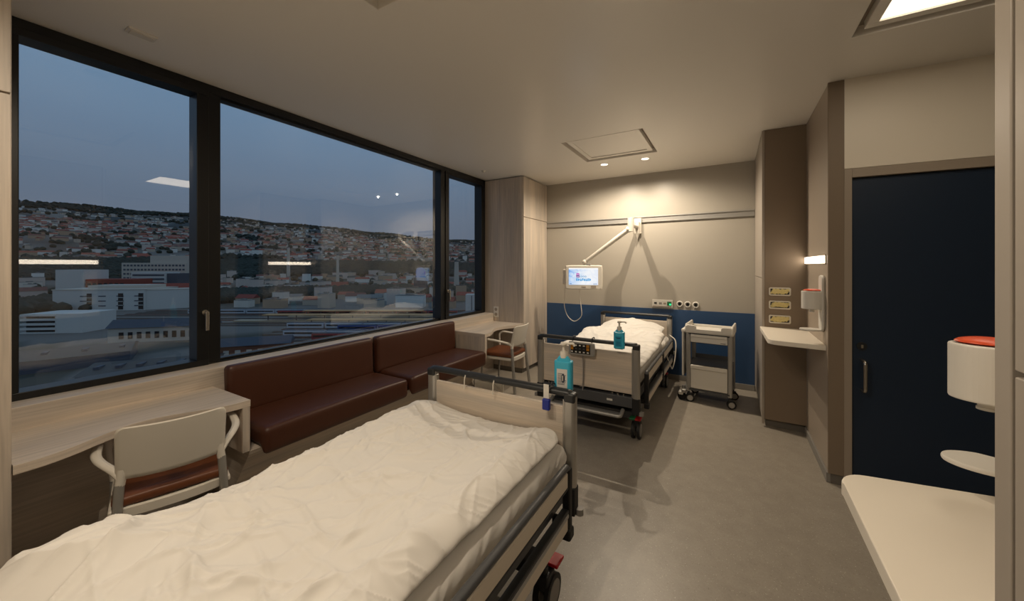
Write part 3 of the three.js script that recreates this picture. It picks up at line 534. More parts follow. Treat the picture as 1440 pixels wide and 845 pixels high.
  const l = new THREE.RectAreaLight(0xcfe2ff, 0.5, 0.4, 0.23); l.position.set(-1.757, 1.395, -4.935); l.rotation.set(0, Math.PI + 0.22, 0); scene.add(l);
}
{ const t = thing('socket_panel', 'white bedhead socket strip with green lit switch above the blue band', 'socket', [0, 0, ZB]);
  part('housing', box(-0.93, -0.665, 0.975, 1.08, 0, 0.03, 0.004, 2), M.white, t);
  for (const [x, m] of [[-0.885, M.dark], [-0.82, M.grey], [-0.765, M.taupe]]) part('outlet', box(x - 0.018, x + 0.018, 1.022, 1.045, 0.03, 0.034, 0.004, 2), m, t);
  part('shelf_lip', box(-0.92, -0.7, 0.985, 0.998, 0.03, 0.04, 0.002), M.taupe, t);
  part('call_switch', box(-0.735, -0.68, 1.005, 1.058, 0.03, 0.038, 0.003), M.green, t, 'green call switch'); part('signal_light', disc(0.013, 0.006).rotateX(Math.PI / 2).translate(-0.695, 1.022, 0.041), M.ledGreen, t, 'glowing green signal light'); }
for (const [k, x] of [-0.58, -0.483, -0.385].entries()) {
  const t = thing('gas_outlet', ['round medical gas outlet next to the green lit switch', 'round medical gas outlet in the middle of the three', 'round medical gas outlet at the trolley end of the three'][k], 'outlet', [x, 1.033 - k * 0.002, ZB], 0, 'medical gas outlets');
  part('collar', [new THREE.LatheGeometry([[0.0, 0.012], [0.026, 0.012], [0.03, 0.022], [0.038, 0.02], [0.042, 0]].map((a) => new THREE.Vector2(...a)), 28).rotateX(Math.PI / 2)], M.white, t);
  part('port', [disc(0.02, 0.01).rotateX(Math.PI / 2).translate(0, 0, 0.015), ...[0, 1, 2].map((q) => box(-0.022, 0.022, -0.004, 0.004, 0.012, 0.022, 0.001).rotateZ(q * Math.PI / 3))], M.black, t, 'dark port');
}

// ------------------------------------------------------------------ bedside trolley
{ const t = thing('bedside_trolley', 'bedside trolley with drawers, open shelf and folded table leaf by the blue wall', 'trolley', [-0.185, 0, -4.83], -0.08);
  const hw = 0.205, zf = 0.2, zb = -0.2;
  for (const s of [-1, 1]) for (const z of [zf - 0.025, zb + 0.025]) part('upright', box(s * hw - 0.022, s * hw + 0.022, 0.12, 0.79, z - 0.025, z + 0.025, 0.012, 2), M.silver, t, 'silver upright');
  part('top_tray', [box(-hw - 0.02, hw + 0.02, 0.79, 0.808, zb - 0.01, zf + 0.02, 0.006), box(-hw - 0.02, hw + 0.02, 0.79, 0.84, zf + 0.004, zf + 0.02, 0.008, 2), box(-hw - 0.02, hw + 0.02, 0.79, 0.84, zb - 0.01, zb + 0.006, 0.008, 2)], M.white, t, 'white top tray');
  for (const s of [-1, 1]) part('tray_handle', [plate(0.43, 0.1, 0.018, 0.035, 14, 6, () => 0).rotateY(Math.PI / 2).translate(s * (hw + 0.022), 0.835, 0.005), plate(0.1, 0.06, 0.016, 0.02, 8, 6).translate(s * (hw - 0.03), 0.845, zf + 0.015), box(s * (hw + 0.022) - 0.012, s * (hw + 0.022) + 0.012, 0.825, 0.865, -0.12, 0.12, 0.004)], M.white, t, 'white raised tray end');
  part('cabinet_shell', [plain(-hw, hw, 0.42, 0.436, zb + 0.03, zf - 0.01), plain(-hw, hw, 0.77, 0.79, zb, zf), plain(-hw, hw, 0.14, 0.16, zb, zf), plain(-hw + 0.02, hw - 0.02, 0.14, 0.43, zb, zb + 0.01), plain(-hw - 0.01, -hw + 0.005, 0.14, 0.44, zb + 0.03, zf - 0.03), plain(hw - 0.005, hw + 0.01, 0.14, 0.44, zb + 0.03, zf - 0.03), plain(-hw + 0.02, hw - 0.02, 0.675, 0.68, zb + 0.03, zf - 0.03), plain(-hw + 0.02, hw - 0.02, 0.44, 0.49, zb + 0.03, zb + 0.04)], M.anthracite, t, 'grey shelf and carcass');
  const d1 = part('drawer', [box(-hw + 0.024, hw - 0.024, 0.685, 0.77, zf - 0.03, zf, 0.006, 2), box(-hw + 0.024, hw - 0.024, 0.745, 0.775, zf - 0.01, zf + 0.012, 0.006, 2)], M.white, t, 'shallow white drawer'); part('maker_plate', plain(hw - 0.09, hw - 0.04, 0.695, 0.703, zf, zf + 0.001), M.grey, d1);
  part('drawer', [box(-hw + 0.024, hw - 0.024, 0.165, 0.425, zf - 0.03, zf, 0.006, 2), box(-hw + 0.024, hw - 0.024, 0.385, 0.43, zf - 0.01, zf + 0.014, 0.008, 2)], M.white, t, 'deep white drawer');
  for (const s of [-1, 1]) for (const z of [zf - 0.03, zb + 0.03]) { const c = new THREE.Group(); c.name = 'caster'; c.position.set(s * hw, 0, z); t.add(c);
    part('wheel', disc(0.045, 0.034, 24).rotateX(Math.PI / 2).rotateY(0.25).translate(0.012, 0.045, 0), M.rubber, c, 'black wheel'); part('hub', disc(0.03, 0.04, 20).rotateX(Math.PI / 2).rotateY(0.25).translate(0.012, 0.045, 0), M.silver, c); part('stem', [cyl(0.014, [0, 0.07, 0], [0, 0.13, 0]), box(-0.02, 0.03, 0.075, 0.1, -0.015, 0.015, 0.005)], M.dark, c); }
  part('table_leaf', [box(-hw - 0.075, -hw - 0.055, 0.28, 0.8, -0.16, 0.16, 0.006, 2), box(-hw - 0.08, -hw - 0.045, 0.785, 0.82, -0.17, 0.17, 0.008, 2)], M.white, t, 'folded white table leaf');
  part('leaf_column', [box(-hw - 0.05, -hw - 0.03, 0.1, 0.8, -0.03, 0.03, 0.006, 2), box(-hw - 0.075, -hw - 0.025, 0.09, 0.13, -0.15, 0.2, 0.01, 2), cyl(0.02, [-hw - 0.06, 0.06, 0.13], [-hw - 0.06, 0.16, 0.13])], M.silver, t, 'silver leaf column');
  const c2 = new THREE.Group(); c2.name = 'caster'; c2.position.set(-hw - 0.075, 0, 0.16); t.add(c2); part('wheel', disc(0.045, 0.034, 24).rotateX(Math.PI / 2).rotateY(-0.4).translate(0, 0.045, 0), M.rubber, c2, 'black wheel'); part('cover', box(-0.035, 0.02, 0.06, 0.1, -0.05, 0.03, 0.012, 2), M.white, c2);
}

// ------------------------------------------------------------------ wash recess: shelves, dispensers, glove boxes, lamps
function recess(far) {
  const f = (g) => mirrorZ(g, far), side = far ? 'far' : 'near';
  const pts = [[XI - 0.001, -4.294], [XR - 0.012, -4.294], [XR - 0.005, -3.62]];
  for (let k = 0; k <= 8; k++) { const a = Math.PI + k / 8 * (Math.PI / 2 - 0.1); pts.push([XR + 0.065 + Math.cos(a) * 0.07, -3.63 - Math.sin(a) * 0.085]); }
  pts.push([XI - 0.001, -3.5]);
  solo('wall_shelf', far ? 'pale rounded wall shelf below the three glove boxes' : 'large pale rounded counter beneath the near orange topped dispenser', 'shelf', f(slab(pts, 0.925, 0.962, 0.004)), M.counter);
  const d = thing('soap_dispenser', far ? 'white wall dispenser with orange lid under the far strip lamp' : 'white wall dispenser with orange lid over the near counter', 'dispenser');
  const dz = -3.575;
  const P = (n, g, m, p = d, l) => part(n, (Array.isArray(g) ? g : [g]).map(f), m, p, l);
  P('back_plate', [plate(0.12, 0.4, 0.02, 0.03, 10, 14).rotateY(-Math.PI / 2).translate(XI - 0.011, 1.27, dz), box(XI - 0.012, XI - 0.002, 1.05, 1.12, dz - 0.02, dz + 0.02, 0.003)], M.white, d, 'white back plate');
  const cup = []; for (let k = 0; k <= 24; k++) { const a = Math.PI / 2 + k / 24 * Math.PI; cup.push([XI - 0.055 + Math.cos(a) * 0.075, dz + Math.sin(a) * 0.055]); }
  const outline = [[XI - 0.02, dz + 0.055], ...cup, [XI - 0.02, dz - 0.055]].map(([x, z]) => [x, z]).reverse();
  P('cup', slab(outline, 1.22, 1.355, 0.004), M.white, d, 'white rounded cup');
  P('lid', new THREE.SphereGeometry(1, 24, 10, 0, Math.PI * 2, 0, Math.PI / 2).scale(0.058, 0.014, 0.046).translate(XI - 0.066, 1.359, dz), M.orange, d, 'orange lid');
  P('sight_strip', box(XI - 0.1, XI - 0.095, 1.25, 1.33, dz - 0.048, dz - 0.044, 0.001), M.orange, d, 'orange sight strip');
  P('spout', [cyl(0.016, [XI - 0.07, 1.2, dz], [XI - 0.07, 1.222, dz], 16), disc(0.018, 0.006).translate(XI - 0.07, 1.2, dz)], M.white, d);
  P('drip_stem', box(XI - 0.014, XI - 0.004, 1.06, 1.22, dz - 0.012, dz + 0.012, 0.003), M.white, d);
  P('drip_tray', [slab([...cup.map(([x, z]) => [x - 0.012, z]), [XI - 0.005, dz - 0.03], [XI - 0.005, dz + 0.03]].reverse(), 1.058, 1.07, 0.004)], M.white, d, 'white drip tray');
  const l = thing('strip_lamp', far ? 'glowing strip lamp over the shelf with the glove boxes' : 'glowing strip lamp over the near counter', 'lamp');
  P('lamp_housing', box(XI - 0.006, XI - 0.0005, 1.558, 1.63, -4.292, -3.49, 0.002), M.taupe, l);
  P('lamp_tube', box(XI - 0.014, XI - 0.006, 1.567, 1.622, -4.288, -3.5, 0.003, 2), M.stripGlow, l, 'glowing diffuser');
  const r = new THREE.RectAreaLight(WARM, 3.5, 0.76, 0.05); r.position.set(XI - 0.017, 1.595, far ? -3.893 : mz(-3.893)); r.rotation.set(0, Math.PI / 2, 0); scene.add(r);
  r.userData = {};
}
recess(true); recess(false);
for (const [k, y] of [1.303, 1.177, 1.041].entries()) {
  const t = thing('glove_dispenser', ['recessed glove dispenser with yellow gloves under the lamp, topmost of three', 'recessed glove dispenser with yellow gloves between two others', 'recessed glove dispenser with yellow gloves just above the wall shelf'][k], 'dispenser', [0.408, y, -4.295], 0, 'glove dispensers');
  const s = roundRect(0.168, 0.076, 0.014); s.holes.push(roundRect(0.148, 0.056, 0.008));
  part('bezel', extr(s, 0.008, 0.001), M.plastic, t, 'pale frame');
  part('opening', box(-0.074, 0.074, -0.028, 0.028, 0.0, 0.0015, 0), M.dark, t);
  for (let j = 0; j < 3; j++) part('glove', softBox(0.13, 0.02 + j * 0.004, 0.014, 0.006, 26, 6, 3, (p, n) => { const q = N3(p.x * 55 + k * 9, p.y * 60, j * 5 + k); p.y += q * 0.012; p.z += Math.abs(q) * 0.008; }).translate((j - 1) * 0.008, -0.012 + j * 0.012, 0.006), M.latex, t, 'crumpled yellow glove');
}

// ------------------------------------------------------------------ ceiling fittings
PANELS.forEach(([x0, x1, z0, z1], k) => {
  const lit = k === 2, t = thing(lit ? 'ceiling_light' : 'ceiling_panel', ['square switched off ceiling panel above the bed by the blue wall', 'square switched off ceiling panel above the raised bed', 'glowing square ceiling light in front of the dark blue door'][k], lit ? 'lamp' : 'panel');
  const ring = (a, y0, y1, w) => [box(x0 + a, x1 - a, y0, y1, z0 + a, z0 + a + w, 0.002), box(x0 + a, x1 - a, y0, y1, z1 - a - w, z1 - a, 0.002), box(x0 + a, x0 + a + w, y0, y1, z0 + a + w, z1 - a - w, 0.002), box(x1 - a - w, x1 - a, y0, y1, z0 + a + w, z1 - a - w, 0.002)];
  part('recess_lining', ring(-0.001, CEIL + 0.001, CEIL + 0.12, 0.004), M.ceiling, t);
  part('frame', ring(0.045, CEIL + 0.012, CEIL + 0.06, 0.05), M.ceiling, t);
  part('backing', plain(x0, x1, CEIL + 0.06, CEIL + 0.075, z0, z1), M.taupe, t);
  part('diffuser', box(x0 + 0.095, x1 - 0.095, CEIL + 0.02, CEIL + 0.06, z0 + 0.095, z1 - 0.095, 0.004), lit ? M.panelGlow : M.ceiling, t, lit ? 'glowing diffuser' : undefined);
  if (lit) { const r = new THREE.RectAreaLight(WARM, 3.2, x1 - x0 - 0.2, z1 - z0 - 0.2); r.position.set((x0 + x1) / 2, CEIL + 0.017, (z0 + z1) / 2); r.rotation.set(-Math.PI / 2, 0, 0); scene.add(r); }
});
for (const far of [true, false]) for (const [k, x] of [-1.385, -0.884].entries()) {
  const z = far ? -4.686 : mz(-4.686);
  const t = thing('downlight', far ? (k ? 'small glowing downlight over the bed by the blue wall, trolley side' : 'small glowing downlight over the bed by the blue wall, screen side') : (k ? 'small glowing downlight over the raised bed, floor side' : 'small glowing downlight over the raised bed, window side'), 'lamp', [x, CEIL, z]);
  part('ring', new THREE.TorusGeometry(0.046, 0.005, 10, 32).rotateX(Math.PI / 2), M.white, t);
  part('lamp_lens', disc(0.042, 0.008, 28).translate(0, -0.003, 0), M.lampGlow, t, 'glowing lens');
  const s = new THREE.SpotLight(WARM, far ? 7.2 : 4.4, 0, 1.47, 0.37, 2); s.position.set(x, CEIL - 0.012, z); s.target.position.set(x, 0, z); s.castShadow = true; s.shadow.radius = 0.7; scene.add(s); scene.add(s.target);
}
{ const t = thing('emergency_light', 'small flat rectangular fitting on the ceiling near the window casement', 'fitting', [-2.845, CEIL, -0.735], 0);
  part('plate', box(-0.035, 0.035, -0.012, 0, -0.06, 0.06, 0.003), M.white, t); part('lens', box(-0.025, 0.025, -0.018, -0.012, -0.05, 0.05, 0.003), M.plastic, t); }
{ const t = thing('smoke_sensor', 'small round sensor on the ceiling by the corner cabinet', 'sensor', [-2.905, CEIL, -4.17]);
  part('base', disc(0.03, 0.01).translate(0, -0.005, 0), M.white, t); part('dome', new THREE.SphereGeometry(0.02, 16, 10).scale(1, 0.7, 1).translate(0, -0.012, 0), M.white, t); }

// ------------------------------------------------------------------ the city below the window
const GROUND = -40;
const TAN = [[0, 0], [650, 0], [900, -0.036], [1200, -0.002], [1700, 0.03], [2300, 0.054], [3200, 0.08], [4500, 0.104], [5200, 0.1]];
const ridgeScale = (th) => lerp(0.6, 1, smooth(0.55, 1.25, th));       // the far ridge sinks towards the end of the view
function land(x, z) {
  const d = Math.hypot(x, z), th = Math.atan2(-x, -z);
  let y = GROUND;
  if (d > 650) for (let k = 2; k < TAN.length; k++) if (d <= TAN[k][0] || k === TAN.length - 1) {
    const s = clamp((d - TAN[k - 1][0]) / (TAN[k][0] - TAN[k - 1][0])), a = k === 2 ? (GROUND - EYE) / 650 : TAN[k - 1][1], t = lerp(a, TAN[k][1], s);
    y = EYE + d * (t > 0 ? t * ridgeScale(th) : t); break;
  }
  return y + (d > 900 ? N3(x / 420, z / 420, 3) * 0.008 * d * smooth(900, 1600, d) : 0);
}
const polar = (th, d) => [-Math.sin(th) * d, -Math.cos(th) * d];
const FX = -Math.sin(YAW), FZ = -Math.cos(YAW), RX = Math.cos(YAW), RZ = -Math.sin(YAW);
const spot = (depth, side) => [FX * depth + RX * side, FZ * depth + RZ * side];   // metres out from the building and metres along its front
{ // terrain
  const NT = 90, ND = 80, P = [], C = [], I = [], g = new THREE.BufferGeometry();
  for (let j = 0; j <= ND; j++) for (let i = 0; i <= NT; i++) {
    const th = lerp(0.2, 1.95, i / NT), d = 45 * Math.pow(5400 / 45, j / ND), [x, z] = polar(th, d);
    P.push(x, land(x, z), z);
    const n = N3(x / 160, z / 160, 7) + 0.5 * N3(x / 60, z / 60, 2), f = N3(x / 700, z / 300, 12);
    const c = d > 3000 ? (f > 0.18 ? [0.23, 0.2, 0.17] : [0.045, 0.055, 0.055]) : n > 0.12 ? [0.2, 0.17, 0.145] : n > -0.15 ? [0.07, 0.066, 0.048] : [0.14, 0.095, 0.07];
    C.push(...c);
  }
  for (let j = 0; j < ND; j++) for (let i = 0; i < NT; i++) { const a = j * (NT + 1) + i, b = a + 1, c = a + NT + 1, d = c + 1; I.push(a, b, c, b, d, c); }
  g.setAttribute('position', new THREE.Float32BufferAttribute(P, 3)); g.setAttribute('color', new THREE.Float32BufferAttribute(C, 3)); g.setIndex(I); g.computeVertexNormals();
  const up = g.attributes.normal.getY(50) > 0; if (!up) { for (let k = 0; k < I.length; k += 3) { const q = I[k]; I[k] = I[k + 1]; I[k + 1] = q; } g.setIndex(I); g.computeVertexNormals(); }
  struct('city_ground', 'ground rising to the wooded hills beyond the city', 'ground', g, std({ vertexColors: true, roughness: 0.95 }));
}
const roofMats = ['#a85442', '#97483a', '#b5654f', '#84564c'].map((c) => std({ color: c, roughness: 0.8 }));
const darkRoofs = ['#6a6764', '#8f8880', '#5a5752'].map((c) => std({ color: c, roughness: 0.8 }));
const wallMats = ['#e6d8c8', '#cdb9a4', '#f0e8dc', '#c0a083', '#dcc7b8'].map((c) => std({ color: c, roughness: 0.85 }));
const gable = (w, h, d, rise) => { const s = new THREE.Shape([new THREE.Vector2(-d / 2 - 0.6, 0), new THREE.Vector2(d / 2 + 0.6, 0), new THREE.Vector2(0, rise)]); return extr(s, w + 1).rotateY(Math.PI / 2).translate(-w / 2 - 0.5, h, 0); };
const houseKinds = [0, 1, 2].map((k) => { const w = [24, 34, 46][k], d = [13, 15, 16][k], h = [9, 11, 12][k]; return { walls: plain(-w / 2, w / 2, -14, h, -d / 2, d / 2), roof: gable(w, h, d, [6, 6.5, 7][k]), w }; });
const blockKinds = [0, 1, 2].map((k) => { const w = [30, 44, 22][k], d = [16, 18, 20][k], h = [14, 20, 26][k]; return { walls: plain(-w / 2, w / 2, -14, h, -d / 2, d / 2), roof: join([plain(-w / 2 - 0.3, w / 2 + 0.3, h, h + 0.8, -d / 2 - 0.3, d / 2 + 0.3), plain(-w / 6, w / 8, h + 0.8, h + 3.4, -d / 5, d / 5)]), w }; });
const wooded = (x, z) => { const d = Math.hypot(x, z), th = Math.atan2(-x, -z); return (d > 1010 && d < 1330 && N3(x / 500, z / 500, 40) > -0.22) || (d > 520 && d < 680 && th > 0.8 && th < 1.2) || (d > 900 && N3(x / 210, z / 210, 21) > 0.3); };
{ // 300 nearest houses as objects, the rest of the hillside as one
  let n = 0, tries = 0; const rest = [];
  const lots = [];
  while (lots.length < 8500 && tries++ < 90000) {
    const th = lerp(0.5, 1.56, rnd()), d = 640 * Math.pow(4200 / 640, Math.pow(rnd(), 0.75)), [x, z] = polar(th, d), q = rnd(), r = rnd(), w = rnd(), c = rnd();
    if (wooded(x, z) || (d > 3300 && r < 0.7) || N3(x / 260, z / 260, 55) < -0.28) continue;
    lots.push({ x, z, d, th, q, r, w, c, turn: th + (r - 0.5) * 0.9 + (w < 0.35 ? Math.PI / 2 : 0) });
  }
  for (let k = 0; k < 900; k++) { const [x, z] = spot(lerp(368, 560, rnd()), lerp(-330, -30, rnd())), d = Math.hypot(x, z), q = rnd(), r = rnd(), w = rnd(), c = rnd(); if (!wooded(x, z)) lots.push({ x, z, d, th: YAW, q, r, w, c, turn: YAW + (r - 0.5) * 0.5 }); }
  lots.sort((a, b) => a.d - b.d);
  const clear = [[345, -374, 90], [470, -520, 75], [500, -496, 60], [620, -600, 80], [400, -366, 45], [560, -140, 30], [700, -330, 40], [860, -520, 45], [640, -96, 40], [330, -36, 30]].map(([a, b, r]) => [...spot(a, b), r]);
  const key = new Map(), put = (mat, geo) => { if (!key.has(mat)) key.set(mat, []); key.get(mat).push(geo); };
  const taken = [];
  for (const l of lots) {
    if (taken.length < 900 && taken.some((t) => Math.hypot(t.x - l.x, t.z - l.z) < (l.d < 1100 ? 33 : 44))) continue;
    if (clear.some(([x, z, r]) => Math.hypot(x - l.x, z - l.z) < r)) continue;
    if (taken.length < 900) taken.push(l);
    const y = land(l.x, l.z), block = l.d < 1000 ? l.q < 0.55 : l.q < 0.2, set = block ? blockKinds : houseKinds, k = set[Math.floor(l.w * 2.999)];
    const wall = wallMats[Math.floor(l.c * 4.999)], roof = block ? darkRoofs[Math.floor(l.r * 2.999)] : l.r < 0.72 ? roofMats[Math.floor(l.r / 0.72 * 3.999)] : darkRoofs[Math.floor(l.q * 2.999)];
    if (n < 300) {
      n++;
      const red = roofMats.includes(roof);
      const tone = ['cream', 'tan', 'white', 'brown', 'pinkish'][wallMats.indexOf(wall)], size = ['small', 'middling', 'long'][set.indexOf(k)], tall = ['low', 'middling', 'tall'][set.indexOf(k)];
      const t = block ? thing('city_block', `${tall} flat roofed ${tone} town block on the plain before the hills`, 'building', [l.x, y, l.z], l.turn, `${tall} ${tone} flat roofed blocks`) : red ? thing('town_house', `${size} ${tone} town house with red gabled roof before the hills`, 'building', [l.x, y, l.z], l.turn, `${size} ${tone} red roofed houses`) : thing('grey_house', `${size} ${tone} town house with grey gabled roof before the hills`, 'building', [l.x, y, l.z], l.turn, `${size} ${tone} grey roofed houses`);
      part('walls', k.walls, wall, t); part('roof', k.roof, roof, t); const f = 0.5 + 0.22 * l.c; t.scale.set(f, f * 0.95, f);
    } else {
      const m = new THREE.Matrix4().makeRotationY(l.turn).setPosition(l.x, y, l.z), f = 0.5 + 0.4 * l.c; m.scale(V(f, 0.75, f));
      put(wall, k.walls.clone().applyMatrix4(m)); put(roof, k.roof.clone().applyMatrix4(m));
    }
  }
  const geos = [], mats = []; for (const [m, l] of key) { geos.push(join(l)); mats.push(m); }
  const g = mergeGeometries(geos, true), o = solo('hillside_houses', 'countless small houses covering the hillside beyond the city', 'houses', g, mats); o.userData.kind = 'stuff';
}
{ // woods and street trees
  const g = new THREE.IcosahedronGeometry(1, 1), p = g.attributes.position; for (let i = 0; i < p.count; i++) { const s = 1 + 0.25 * N3(p.getX(i) * 2, p.getY(i) * 2, p.getZ(i) * 2); p.setXYZ(i, p.getX(i) * s, p.getY(i) * s, p.getZ(i) * s); } g.computeVertexNormals();
  const places = [];
  for (let k = 0; k < 60000 && places.length < 17000; k++) {
    const th = lerp(0.45, 1.62, rnd()), d = k % 4 === 0 ? lerp(520, 690, rnd()) : k % 4 === 1 ? lerp(1000, 1340, rnd()) : k % 7 === 2 ? lerp(4100, 4700, rnd()) : lerp(700, 4400, rnd()), [x, z] = polar(th, d), e = rnd(), f = rnd();
    if (!wooded(x, z) && d < 4100 && e < 0.86) continue;
    places.push([x, z, 3 + f * 3 + d * 0.0014, e]);
  }
  const o = new THREE.InstancedMesh(g, std({ color: '#ffffff', roughness: 0.95 }), places.length), m = new THREE.Matrix4(), c = new THREE.Color();
  places.forEach(([x, z, s, e], i) => { m.makeScale(s * 1.15, s, s * 1.15).setPosition(x, land(x, z) + s * 0.6, z); o.setMatrixAt(i, m); const q = 0.7 + 0.6 * e; o.setColorAt(i, c.setRGB(0.028 * q, 0.036 * q, 0.026 * q)); });
  o.name = 'woodland'; o.userData = { label: 'dark woods and street trees among the houses of the city', category: 'trees', kind: 'stuff' }; scene.add(o);
}
// larger buildings that can be told apart
const cm = { white: std({ color: '#d9d2c8', roughness: 0.8 }), pale: std({ color: '#d2c2b0', roughness: 0.8 }), brick: std({ color: '#9a4536', roughness: 0.85 }), slate: std({ color: '#4d525c', roughness: 0.7 }), ochre: std({ color: '#cf9d68', roughness: 0.8 }), glassy: std({ color: '#1c2026', roughness: 0.25 }), rust: std({ color: '#7d4e3a', roughness: 0.9 }), ballast: std({ color: '#5c4c40', roughness: 0.95 }), rail: std({ color: '#8d8682', roughness: 0.4, metalness: 0.6 }), deck: std({ color: '#c2a98c', roughness: 0.85 }), shedRoof: std({ color: '#57504a', roughness: 0.7 }), signBlue: std({ color: '#2d4f9a', roughness: 0.6 }), trainRed: std({ color: '#9c2f33', roughness: 0.5 }), trainWhite: std({ color: '#c2c2c6', roughness: 0.5 }), trainBlue: std({ color: '#2f4a86', roughness: 0.5 }) };
function at(name, label, cat, depth, side, turn = 0, group) { const [x, z] = spot(depth, side); return thing(name, label, cat, [x, land(x, z), z], YAW + turn, group); }
function windows(t, w, z, floors, y0, dy, n, ww, wh, mat = cm.glassy) { for (let f = 0; f < floors; f++) for (let i = 0; i < n; i++) { const x = lerp(-w / 2, w / 2, (i + 0.5) / n); part('window', plain(x - ww / 2, x + ww / 2, y0 + f * dy, y0 + f * dy + wh, z - 0.1, z + 0.25), mat, t); } }
{ const t = at('long_hall', 'long low white commercial hall with three dark vertical slots', 'building', 345, -374, 0.12);
  part('walls', plain(-48, 28, -3, 19, -40, 0), cm.white, t); part('roof', [plain(-48.5, 28.5, 19, 20, -40.5, 0.3), plain(-30, 20, 20, 23, -36, -12)], cm.pale, t);
  part('wing', plain(-18, 18, -3, 18.5, -18, 0).rotateY(0.55).translate(40, 0, -9.5), cm.white, t, 'angled white wing'); part('roof', plain(-18.3, 18.3, 18.5, 19.2, -18.3, 0.3).rotateY(0.55).translate(40, 0, -9.5), cm.pale, t);
  for (const x of [-18, 8, 25]) { const w = part('window_slot', plain(x - 2, x + 2, 1, 16, -0.3, 0.3), cm.glassy, t, 'dark vertical window slot'); for (let k = 0; k < 3; k++) part('transom', plain(x - 2, x + 2, 4.6 + k * 3.6, 5.1 + k * 3.6, 0.2, 0.5), cm.white, w); }
  windows(t, 60, 0, 3, 4, 4.5, 4, 6, 0.9, cm.slate); }
{ const t = at('parking_garage', 'grey parking garage with open dark decks near the railway', 'building', 228, -284, 0.1);
  part('walls', plain(2, 17, -3, 12, -22, 0), cm.white, t); for (let k = 0; k < 5; k++) part('deck', plain(-17, 2.5, k * 2.8 - 0.6, k * 2.8 + 0.7, -22, 0.3), cm.white, t); part('core', plain(-16, 2, -3, 11, -20, -2), cm.glassy, t); }
{ const t = at('brick_hall', 'red brick hall with white entrance block among trees', 'building', 470, -520, 0.1);
  part('walls', plain(-24, 34, -5, 24, -30, 0), cm.brick, t); part('entrance', plain(-52, -20, -5, 36, -30, 2), cm.white, t); windows(t, 50, 0, 2, 8, 8, 8, 4, 3); }
{ const t = at('office_block', 'grey office block with stepped white upper floors', 'building', 516, -500, 0.05);
  part('walls', plain(-30, 16, -5, 32, -24, 0), cm.white, t); part('annex', plain(16, 30, -5, 30, -24, -2), cm.slate, t); for (let k = 0; k < 5; k++) part('window', plain(-28, 14, 4 + k * 5.6, 6.6 + k * 5.6, -0.1, 0.3), cm.slate, t); }
{ const t = at('slab_block', 'long pale slab block with banded windows behind the office block', 'building', 620, -600, 0.05);
  part('walls', plain(-52, 52, -5, 40, -20, 0), cm.pale, t); part('penthouse', plain(-8, 52, 40, 52, -18, -2), cm.pale, t); windows(t, 100, 0, 5, 6, 7, 18, 3.6, 3, cm.slate); part('red_roof', plain(0, 62, -2, 20, 4, 24), cm.brick, t); }
{ const t = at('gabled_villa', 'large red roofed villa block by the window mullion', 'building', 400, -366, 0.2); part('walls', plain(-22, 22, -3, 14, -9, 9), cm.pale, t); part('roof', gable(44, 14, 20, 9), cm.brick, t); windows(t, 40, 9, 2, 3, 5, 8, 2, 2.6); }
{ const t = at('station_hall', 'long railway hall with pale arched windows beside the tracks', 'building', 205, -192, 0.25); part('walls', plain(-26, 22, -2, 8, -9, 0), cm.pale, t); part('roof', gable(48, 8, 10, 4).translate(-2, 0, -4.5), cm.slate, t); windows(t, 44, 0, 1, 2, 4, 11, 2, 3.6); }
{ const t = at('goods_shed', 'low goods shed with row of windows beside the tracks', 'building', 166, -118, 0.35); part('walls', plain(-18, 16, -2, 6, -8, 0), cm.rust, t); part('roof', gable(34, 6, 9, 3).translate(-1, 0, -4), cm.slate, t); windows(t, 30, 0, 1, 1.5, 4, 7, 2, 2.6, cm.pale); }
{ const t = at('white_slab', 'white windowless slab building in the narrow casement view', 'building', 330, -36, 0); part('walls', plain(-5.5, 5.5, -2, 16, -12, 0), cm.white, t); part('seam', plain(-0.3, 0.3, 0, 15, -0.1, 0.2), cm.slate, t); }
{ const t = at('sign_building', 'pale tower block carrying a large round blue sign', 'building', 560, -140, 0); part('walls', plain(-9, 9, -3, 24, -14, 0), cm.slate, t); part('sign', new THREE.CylinderGeometry(7.5, 7.5, 1, 28).rotateX(Math.PI / 2).translate(0, 32, -6), cm.signBlue, t, 'round blue sign'); part('sign_base', plain(-7, 7, 24, 27, -9, -3), cm.signBlue, t); }
for (const [k, d, s, h, w] of [[0, 700, -330, 62, 3], [1, 860, -520, 70, 4], [2, 640, -96, 52, 5]]) { const t = at('chimney_tower', ['slim pale chimney rising from the park', 'slim pale chimney on the rising ground', 'slim pale tower near the round blue sign'][k], 'chimney', d, s); part('shaft', new THREE.CylinderGeometry(w * 0.7, w, h, 16).translate(0, h / 2 - 2, 0), cm.pale, t); part('cap', new THREE.CylinderGeometry(w * 0.8, w * 0.8, 2, 16).translate(0, h - 2, 0), cm.slate, t); }
for (const [k, dep, sd, w, l, tn] of [[0, 150, -196, 26, 60, 0.7], [1, 138, -132, 22, 34, 0.4], [3, 128, -82, 18, 26, 0.5]]) { const t = at('depot_shed', ['wide blue grey depot shed at the foot of the building', 'short blue grey depot shed by the goods shed', 'narrow pale depot shed near the parking garage', 'small blue grey depot shed under the bench window'][k], 'shed', dep, sd, tn); part('walls', plain(-l / 2, l / 2, -2, 5, -w / 2, w / 2), cm.slate, t); part('roof', gable(l, 5, w, 2.2), k === 2 ? cm.pale : cm.shedRoof, t); for (let q = 0; q < 6; q++) { const x = lerp(-l / 2 + 3, l / 2 - 3, q / 5); part('roof_light', plain(x - 0.8, x + 0.8, 6, 6.9, w * 0.14, w * 0.3), cm.slate, t); } }
